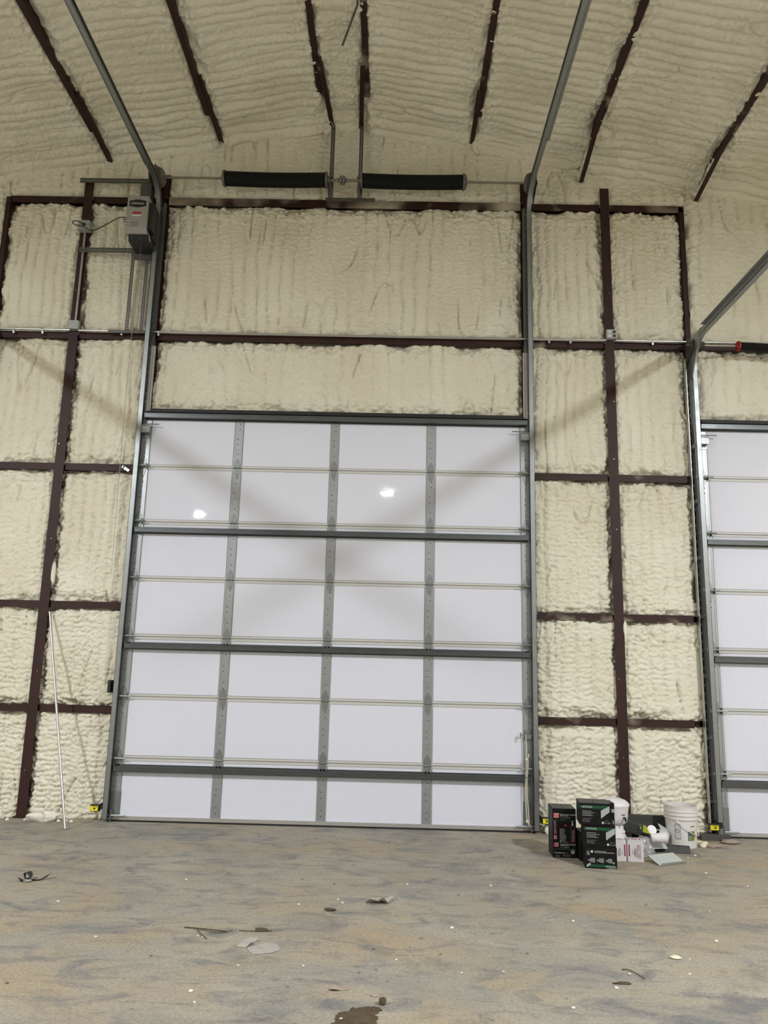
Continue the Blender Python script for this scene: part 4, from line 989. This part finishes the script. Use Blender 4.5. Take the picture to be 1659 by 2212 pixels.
# ------------------------------------------------------------------ bucket
bx_, by_ = 3.445, -0.42
bk = thing('plastic_bucket', 'white ribbed plastic bucket with wire handle by the partly seen door', 'bucket', (bx_, by_, 0))
BH = 0.372
def brad(z): return 0.130+0.018*z/BH
prof = [(0, 0.0), (0.124, 0.0), (0.130, 0.006), (brad(0.25), 0.25), (brad(0.25)+0.010, 0.252), (brad(0.25)+0.011, 0.262), (brad(0.27)+0.002, 0.266), (brad(0.285)+0.002, 0.285), (brad(0.285)+0.010, 0.287), (brad(0.285)+0.010, 0.296), (brad(0.30)+0.002, 0.299),
        (brad(0.318)+0.002, 0.318), (brad(0.318)+0.008, 0.320), (brad(0.318)+0.008, 0.328), (brad(0.33)+0.001, 0.331), (brad(0.36), BH-0.006), (brad(0.36)+0.002, BH), (brad(0.36)-0.004, BH), (brad(0.3)-0.004, 0.30), (0.128, 0.01), (0, 0.008)]
MB().lathe(prof, (bx_, by_, 0), 'z', 44).obj('pail', PAIL, bk, True)
def patch(a0, a1, z0, z1, mat, name, off=0.0012):
    return MB().lathe([(brad(z0)+off, z0), (brad(z1)+off, z1)], (bx_, by_, 0), 'z', 10, a0, a1).obj(name, mat, bk, True)
AC = math.atan2(CAM.y-by_, CAM.x-bx_)          # direction of the room side
wl = patch(AC-0.42, AC-0.05, 0.085, 0.215, PRINT_G, 'warning_label'); patch(AC-0.39, AC-0.08, 0.090, 0.210, PAIL, 'label_ground', 0.002)
def on_pail(a, z, off=0.003): return (bx_+(brad(z)+off)*math.cos(a), by_+(brad(z)+off)*math.sin(a), z)
ring = [on_pail(AC-0.235+0.125*math.cos(k*0.3142), 0.157+0.018*math.sin(k*0.3142)) for k in range(21)]
MB().tube(ring, 0.0016, 5, False).tube([on_pail(AC-0.235-0.085, 0.170), on_pail(AC-0.235+0.085, 0.144)], 0.0016, 5).obj('no_entry_mark', BLACK, bk)
t = MB()
for k in range(3): t.tube([on_pail(AC-0.37, 0.187+0.008*k, 0.0025), on_pail(AC-0.10, 0.187+0.008*k, 0.0025)], 0.0013, 4)
for k in range(5): t.tube([on_pail(AC-0.37, 0.095+0.008*k, 0.0025), on_pail(AC-0.12, 0.095+0.008*k, 0.0025)], 0.0012, 4)
t.obj('printed_lines', PRINT_G, bk)
patch(AC+0.42, AC+0.95, 0.075, 0.158, OLIVE, 'green_label'); patch(AC+0.45, AC+0.60, 0.082, 0.110, PRINT_W, 'barcode_patch', 0.002); patch(AC+0.45, AC+0.60, 0.118, 0.140, BLUEP, 'blue_patch', 0.002)
t = MB()
for k in range(4): t.tube([on_pail(AC+0.46+0.035*k, 0.084, 0.003), on_pail(AC+0.46+0.035*k, 0.108, 0.003)], 0.0011, 4)
t.obj('barcode_lines', BLACK, bk)
patch(AC+0.62, AC+0.92, 0.196, 0.204, MAROON, 'small_print')
hz = 0.242; a0, a1 = AC-0.22, AC+2.9
hp = [on_pail(a0, hz, 0.006)]
for k in range(1, 14):
    s = k/13; a = a0+(a1-a0)*s; z = hz-0.125*math.sin(math.pi*min(1, s*1.05)); hp.append(on_pail(a, z, 0.012+0.004*math.sin(math.pi*s)))
MB().tube(smooth_path(hp, 3), 0.0032, 6).obj('wire_handle', CUP, bk, True)
pg = on_pail(AC+0.95, 0.135, 0.016)
MB().blob(pg, 0.012, 0.012, 0.012, 3, 0.1).obj('hand_grip', CREAM, bk, True)
MB().lathe([(0, -0.006), (0.012, -0.006), (0.014, 0.01)], on_pail(a0, hz, 0.003), 'y', 10).obj('handle_lug', PAIL, bk)

# ------------------------------------------------------------------ heap of scraps between cartons and bucket
def sheet(name, label, cat, pts, mat, prof, L, M, th=0.0018, part=None):
    """folded sheet-metal: profile (y,z) polyline extruded along x for L"""
    t = MB(); n = len(prof)
    nm = []
    vs = [(x, a, b) for x in (0, L) for a, b in prof]+[(x, a, b+th) for x in (0, L) for a, b in prof]
    f = []
    for k in range(n-1):
        f += [(k, k+1, n+k+1, n+k), (2*n+k, 3*n+k, 3*n+k+1, 2*n+k+1), (k, 2*n+k, 2*n+k+1, k+1), (n+k, n+k+1, 3*n+k+1, 3*n+k)]
    f += [(0, n, 3*n, 2*n), (n-1, 3*n-1, 4*n-1, 2*n-1)] if False else [(0, n, 3*n, 2*n), (n-1, 3*n-1, 4*n-1, 2*n-1)]
    t.add(vs, f); t.xform(M); return tag(t.obj(name, mat), label, cat)
def TM(x, y, z, rz=0, rx=0, ry=0): return Matrix.Translation((x, y, z)) @ Matrix.Rotation(rz, 4, 'Z') @ Matrix.Rotation(ry, 4, 'Y') @ Matrix.Rotation(rx, 4, 'X')
sheet('metal_flashing', 'pale grey folded flashing scrap lying on the floor before the heap', 'scrap', None, FLASHL, [(0.145, 0.055), (0.05, 0.020), (0.0, 0.002), (-0.022, 0.028)], 0.29, TM(2.975, -1.20, 0.0, 0.45))
sheet('metal_flashing', 'dark grey angled flashing in front of the bucket', 'scrap', None, FLASH, [(-0.05, 0.002), (-0.02, 0.05), (0.03, 0.055), (0.07, 0.003)], 0.32, TM(3.10, -0.63, 0.0, -0.20))
sheet('metal_flashing', 'long black flashing standing behind the white cup', 'scrap', None, FLASH, [(0.0, 0.0), (0.012, 0.06), (0.02, 0.115), (0.06, 0.118)], 0.50, TM(2.86, -0.28, 0.12, -0.02))
sheet('metal_flashing', 'black flashing leaning down behind the white cartons', 'scrap', None, FLASH, [(0.0, 0.0), (0.01, 0.09), (0.05, 0.095)], 0.36, TM(2.905, -0.47, 0.13, 0.05, 0, 0.30))
sheet('metal_flashing', 'grey flashing tucked against the bucket', 'scrap', None, FLASHL, [(0.0, 0.0), (0.02, 0.09), (0.09, 0.13)], 0.11, TM(3.175, -0.56, 0.09, 0.25, 0, 0.5))
sheet('metal_flashing', 'white painted flashing under the white cup', 'scrap', None, FLASHL, [(-0.06, 0.02), (0.0, 0.055), (0.08, 0.075)], 0.20, TM(3.00, -0.70, 0.02, 0.15))
# support bits so nothing hangs free
tag(MB().box(2.98, 3.20, -0.42, -0.26, 0.0, 0.118).xform(Matrix.Identity(4)).obj('scrap_carton', BOXBLK), 'crushed black carton buried under the scraps', 'box')
# cup, lying on its side
cupo = thing('foam_cup', 'white foam cup lying on its side on the scrap heap', 'cup', (3.11, -0.78, 0.10))
M = TM(3.048, -0.765, 0.130, -0.12, 0, math.radians(84))
MB().lathe([(0, 0.0), (0.036, 0.0), (0.037, 0.004), (0.047, 0.125), (0.050, 0.130), (0.050, 0.134), (0.046, 0.134), (0.034, 0.008), (0, 0.008)], (0, 0, 0), 'z', 28).xform(M).obj('cup_wall', CUP, cupo, True)
MB().lathe([(0.0375, 0.014), (0.0395, 0.017), (0.0385, 0.021)], (0, 0, 0), 'z', 28).xform(M).obj('base_ring', CUP, cupo, True)
cl = thing('paint_lid', 'white plastic lid standing behind the cup', 'lid', (3.12, -0.56, 0.10))
MB().lathe([(0, 0), (0.040, 0), (0.043, 0.006), (0.042, 0.010), (0.0, 0.010)], (0, 0, 0), 'z', 28).xform(TM(3.125, -0.55, 0.160, 0, math.radians(62))).obj('disc', CUP, cl, True)
# yellow and green wedge shaped package
yk = thing('glove_package', 'green and yellow folded package perched on the heap', 'package', (3.04, -0.58, 0.13))
MB().poly([(3.000, -0.610, 0.212), (3.055, -0.610, 0.205), (3.085, -0.600, 0.150), (3.098, -0.600, 0.142), (3.095, -0.60, 0.135), (3.025, -0.610, 0.152)], 0.03, (0, -1, 0)).obj('yellow_face', LIME, yk)
MB().poly([(2.985, -0.616, 0.214), (3.030, -0.616, 0.210), (3.020, -0.616, 0.152), (2.993, -0.616, 0.165)], 0.04, (0, -1, 0)).obj('green_face', DKGREEN, yk)
MB().poly([(2.998, -0.618, 0.203), (3.008, -0.618, 0.202), (3.008, -0.618, 0.176), (2.999, -0.618, 0.180)], 0.002, (0, -1, 0)).obj('yellow_mark', LIME, yk)
# clear bags
def bag(label, c, r, seed):
    t = MB().blob(c, r[0], r[1], r[2], seed, 0.32, 18, 12, flat=0.004); return tag(t.obj('plastic_bag', BAG, None, True), label, 'bag')
bag('crumpled clear plastic bag beside the white screw carton', (2.955, -0.88, 0.055), (0.075, 0.07, 0.06), 4)
bag('crumpled clear plastic bag behind the white cup', (2.985, -0.74, 0.085), (0.075, 0.07, 0.05), 9)
t = MB().box(2.90, 2.955, -0.945, -0.94, 0.008, 0.045); tag(t.obj('paper_tag', PRINT_L), 'small grey tag inside the clear bag', 'tag')
t = MB().box(2.905, 2.96, -0.915, -0.905, 0.045, 0.07); tag(t.obj('red_scrap', REDPR), 'small red scrap inside the clear bag', 'scrap')
tag(MB().box(3.74, 4.02, -0.14, -0.03, 0.006, 0.05).box(3.74, 4.02, -0.145, -0.14, 0.0, 0.058).obj('metal_channel', GALV_DULL), 'grey metal channel on the floor under the sensor by the bucket', 'channel')

# ------------------------------------------------------------------ floor litter
def litter(name, label, cat, p, r, mat, seed, group=None, amp=0.3, n=9, m=6):
    t = MB().blob((p[0], p[1], r[2]*0.7), r[0], r[1], r[2], seed, amp, n, m, flat=0.0)
    return tag(t.obj(name, mat, None, True), label, cat, group)
# foam heaps along the end wall
litter('foam_scrap', 'flat chunk of cream foam at the wall by the leaning pipe', 'foam scrap', (-2.73, -0.10), (0.15, 0.07, 0.055), FOAMW, 11, amp=0.35, n=18, m=10)
litter('foam_scrap', 'rounded foam lump at the wall under the sensor near the cartons', 'foam scrap', (2.30, -0.04), (0.07, 0.06, 0.07), FOAMW, 12, n=16, m=10)
litter('foam_scrap', 'small foam lump left of the leaning pipe column foot', 'foam scrap', (-3.16, -0.05), (0.03, 0.03, 0.045), FOAMW, 13)
for k, (x, y) in enumerate(((-2.56, -0.12), (-2.49, -0.10), (-2.43, -0.13), (-2.86, -0.06), (-2.90, -0.10), (-3.08, -0.10))):
    litter('foam_crumb', 'little foam crumb on the floor at the foot of the foam wall', 'foam crumb', (x, y), (0.018, 0.015, 0.014), FOAMW, 20+k, 'foam crumbs along the wall foot')
for k, (x, y, s) in enumerate(((3.66, -0.40, 0.035), (3.63, -0.45, 0.025), (3.64, -0.33, 0.03), (3.72, -0.42, 0.06), (3.98, -0.22, 0.075))):
    lab = ('larger cream foam nub touching the bucket foot', 'smaller cream foam nub at the bucket foot', 'cream foam nub behind the bucket by the wall', 'flat tan scrap between bucket and metal channel', 'flat tan scrap in front of the partly seen door')[k]
    litter('foam_scrap', lab, 'foam scrap', (x, y), (s*1.3, s, s*0.7 if s < 0.05 else 0.018), LEAF if k > 2 else CREAM, 40+k)
litter('foam_scrap', 'cream foam flake with a white tip on the open floor', 'foam scrap', (2.345, -3.30), (0.034, 0.022, 0.010), CREAM, 51)
crumbs = [(2.42, -3.312), (1.325, -3.576), (1.096, -3.613), (-0.268, -3.942), (-0.219, -4.065), (-1.006, -3.238), (0.097, -2.52), (0.841, -1.958), (1.464, -1.932), (-0.394, -3.187), (-0.424, -3.166), (0.247, -3.576), (0.39, -2.462), (0.353, -2.382),
          (2.005, -3.556), (3.279, -1.392), (3.45, -1.758), (2.337, -3.531), (0.491, -4.2), (1.9, -2.7), (2.9, -2.4), (-1.5, -2.6), (-0.8, -2.0), (1.1, -2.9), (2.7, -3.0), (0.75, -3.45), (3.42, -0.80), (3.33, -0.87), (2.15, -0.90), (1.88, -3.75), (-0.1, -3.6), (1.6, -4.0), (3.5, -0.75)]
for k, (x, y) in enumerate(crumbs):
    s = R.uniform(0.0045, 0.010)
    litter('foam_crumb', 'tiny white foam crumb scattered on the open concrete floor', 'foam crumb', (x, y), (s*1.4, s, s*0.7), FOAMW, 60+k, 'foam crumbs on the open floor', n=7, m=5)
chips = [(0.42, -1.456), (-1.198, -3.91), (0.3, -2.0), (1.7, -1.5), (-0.6, -1.3), (1.2, -2.2), (0.05, -1.9), (2.5, -2.3), (-1.3, -1.6), (0.9, -3.1), (0.62, -3.3), (1.0, -3.35), (-0.6, -3.5), (0.2, -3.85), (1.5, -3.3), (2.1, -2.0), (0.7, -0.6), (-0.9, -0.5), (-1.6, -0.7), (1.9, -0.5), (0.64, -3.6), (0.83, -3.25), (0.55, -3.65), (0.70, -3.75), (-1.9, -1.1), (-2.1, -0.75)]
for k, (x, y) in enumerate(chips):
    s = R.uniform(0.004, 0.009)
    litter('grit_chip', 'small dark grit chip lying on the open concrete floor', 'grit', (x, y), (s*1.3, s, s*0.6), CHIP, 120+k, 'grit chips on the open floor', n=7, m=5)
# mud
t = MB(); rr = random.Random(5); n = 48
for (cx_, cy_, rx_, ry_) in ((0.565, -4.165, 0.095, 0.085), (0.62, -4.095, 0.055, 0.04), (0.53, -4.27, 0.10, 0.06)):
    vs = [(cx_, cy_, 0.011)]
    for ring_, zz in ((0.55, 0.010), (0.85, 0.006), (1.0, 0.0005)):
        for k in range(n):
            a = 2*math.pi*k/n; q = ring_*(1+0.16*math.sin(3*a+cx_*40)+0.10*math.sin(7*a+1)+0.10*rr.uniform(-1, 1)); vs.append((cx_+rx_*q*math.cos(a), cy_+ry_*q*math.sin(a), max(0.0005, zz+rr.uniform(-0.003, 0.004))))
    f = [(0, 1+k, 1+(k+1) % n) for k in range(n)]
    for g in range(2): f += [(1+g*n+k, 1+(g+1)*n+k, 1+(g+1)*n+(k+1) % n, 1+g*n+(k+1) % n) for k in range(n)]
    t.add(vs, f)
tag(t.obj('mud_patch', MUD, None, True), 'dark brown patch of tracked mud on the floor', 'mud')
litter('mud_clod', 'round brown clod beside the mud patch', 'mud clod', (0.678, -4.02), (0.019, 0.019, 0.019), MUD, 5, amp=0.1, n=14, m=9)
litter('mud_clod', 'oblong brown clod near the white paper scrap', 'mud clod', (-0.065, -3.05), (0.042, 0.016, 0.011), MUD, 6, amp=0.2, n=14, m=8)
litter('mud_clod', 'crumbly dark clod before the curled translucent sheet', 'mud clod', (0.316, -2.63), (0.034, 0.015, 0.011), MUD, 7, amp=0.4, n=14, m=8)
litter('mud_clod', 'thin dark clod near the dry stem scrap', 'mud clod', (1.93, -3.69), (0.040, 0.011, 0.007), MUD, 8, amp=0.4, n=14, m=8)
# paper and plastic sheets
def flat_sheet(name, label, cat, pts, mat, lift, seed):
    rr = random.Random(seed); t = MB(); n = len(pts); cx_ = sum(p[0] for p in pts)/n; cy_ = sum(p[1] for p in pts)/n
    vs = [(cx_, cy_, lift*0.4+0.003)]+[((p[0]+cx_)/2, (p[1]+cy_)/2, 0.003+rr.uniform(0, lift*0.6)) for p in pts]+[(p[0], p[1], 0.002+rr.choice((0, 0, 1))*lift*rr.uniform(0.3, 1)) for p in pts]
    f = [(0, 1+k, 1+(k+1) % n) for k in range(n)]+[(1+k, 1+n+k, 1+n+(k+1) % n, 1+(k+1) % n) for k in range(n)]
    top = [(a, b, c+0.0008) for a, b, c in vs]; N = len(vs)
    t.add(top+vs, f+[tuple(N+i for i in reversed(q)) for q in f]+[(1+n+k, N+1+n+k, N+1+n+(k+1) % n, 1+n+(k+1) % n) for k in range(n)])
    return tag(t.obj(name, mat), label, cat)
flat_sheet('paper_scrap', 'torn sheet of greyish paper lying flat on the floor', 'paper', [(-0.105, -3.335), (-0.075, -3.40), (-0.045, -3.435), (0.045, -3.405), (0.095, -3.355), (0.075, -3.30), (0.055, -3.26), (0.0, -3.27), (-0.05, -3.29)], PAPER, 0.012, 1)
flat_sheet('paper_scrap', 'small curled paper piece touching the torn sheet', 'paper', [(-0.165, -3.325), (-0.11, -3.335), (-0.09, -3.30), (-0.075, -3.25), (-0.055, -3.225), (-0.10, -3.215), (-0.135, -3.265)], PAPER, 0.016, 2)
flat_sheet('plastic_sheet', 'curled translucent plastic sheet on the open floor', 'plastic sheet', [(0.545, -2.425), (0.575, -2.465), (0.625, -2.50), (0.67, -2.48), (0.70, -2.43), (0.745, -2.35), (0.66, -2.35), (0.63, -2.375), (0.59, -2.385)], PAPER, 0.055, 3)
flat_sheet('bark_scrap', 'curled tan scrap with a dark underside near the mud', 'scrap', [(0.405, -3.875), (0.43, -3.895), (0.47, -3.88), (0.505, -3.875), (0.50, -3.835), (0.45, -3.83), (0.41, -3.835)], LEAF, 0.02, 4)
flat_sheet('bark_scrap', 'small curled scrap beside the round clod', 'scrap', [(0.615, -3.93), (0.635, -3.945), (0.665, -3.93), (0.66, -3.91), (0.63, -3.905)], LEAF, 0.015, 5)
# black strip
st = thing('rubber_strip', 'twisted black rubber strip lying near the leaning pipe', 'strip', (-1.88, -2.1, 0))
t = MB(); pth = smooth_path([(-1.985, -2.13, 0.012), (-1.965, -2.165, 0.010), (-1.93, -2.175, 0.006), (-1.905, -2.13, 0.03), (-1.94, -2.09, 0.045), (-1.965, -2.10, 0.03), (-1.93, -2.15, 0.012), (-1.87, -2.14, 0.006), (-1.83, -2.10, 0.008), (-1.785, -2.06, 0.035)], 4)
vs = []; N = len(pth)
for i, p in enumerate(pth):
    d = (pth[min(i+1, N-1)]-pth[max(i-1, 0)]).normalized(); s = d.cross(Vector((0, 0, 1))).normalized(); tw = 0.4+1.1*math.sin(i*0.33)
    q = s*math.cos(tw)*0.014+Vector((0, 0, 1))*abs(math.sin(tw))*0.014; nn = Vector((0, 0, 0.001))
    for e in (p-q+nn, p+q+nn, p+q-nn, p-q-nn): vs.append((e.x, e.y, max(0.0006, e.z)))
t.add(vs, [(i*4+k, i*4+(k+1) % 4, i*4+4+(k+1) % 4, i*4+4+k) for i in range(N-1) for k in range(4)]+[(3, 2, 1, 0), tuple(4*N-4+k for k in range(4))])
t.obj('band', RUBBER, st)
MB().lathe([(0, 0), (0.03, 0.002), (0.034, 0.008), (0.02, 0.014), (0, 0.015)], (-1.915, -2.155, 0.002), 'z', 16).obj('grey_lining', PRINT_L, st, True)
# dry stems
tw = thing('dry_stem', 'forked dry plant stem on the floor by the paper scrap', 'stem', (-0.4, -3.1, 0))
MB().tube(smooth_path([(-0.54, -3.035, 0.006), (-0.46, -3.055, 0.008), (-0.38, -3.075, 0.010), (-0.27, -3.09, 0.006)]), 0.0035, 5).obj('main_stem', TWIG, tw)
MB().tube(smooth_path([(-0.46, -3.055, 0.008), (-0.42, -3.14, 0.008), (-0.36, -3.22, 0.005)]), 0.003, 5).obj('side_stem', TWIG, tw)
MB().tube(smooth_path([(-0.45, -3.06, 0.01), (-0.36, -3.11, 0.008), (-0.29, -3.115, 0.006), (-0.24, -3.06, 0.005)]), 0.0022, 5).obj('side_stem', TWIG, tw)
tag(MB().tube(smooth_path([(-0.20, -3.06, 0.004), (-0.12, -3.075, 0.006), (0.0, -3.05, 0.004)]), 0.0025, 5).obj('dry_stem', TWIG), 'straight thin dry stem pointing at the oblong clod', 'stem')
tag(MB().tube(smooth_path([(1.98, -3.50, 0.004), (2.01, -3.51, 0.008), (2.04, -3.56, 0.008), (2.065, -3.62, 0.004)]), 0.003, 5).obj('dry_stem', TWIG), 'single curved dry stem on the floor near the cream flake', 'stem')

# ------------------------------------------------------------------ high bay lamps
for k, (x, y, z, f) in enumerate(LAMPS):
    r = thing('high_bay_lamp', 'round black high bay lamp hanging under the roof', 'lamp', (x, y, z), 'high bay lamps under the roof')
    MB().lathe([(0, 0.0), (0.17, 0.0), (0.19, 0.02), (0.19, 0.05), (0.15, 0.07), (0.10, 0.16), (0.06, 0.18), (0, 0.18)], (x, y, z), 'z', 28).obj('housing', BLACK, r, True)
    MB().lathe([(0, -0.012), (0.16, -0.012), (0.165, -0.001)], (x, y, z), 'z', 28).obj('lens', LENS, r, True)
    MB().tube([(x, y, z+0.18), (x, y, roof(x)+0.1)], 0.008, 6).obj('hanging_rod', GALV_DULL, r)
    ld = bpy.data.lights.new('lamp_light', 'AREA'); ld.shape = 'DISK'; ld.size = 0.46 if f == 1.0 else 0.2; ld.energy = LAMP_POWER*f; ld.color = LAMP_COLOR
    lo = bpy.data.objects.new('lamp_light', ld); link(lo, r, (x, y, z-0.02))
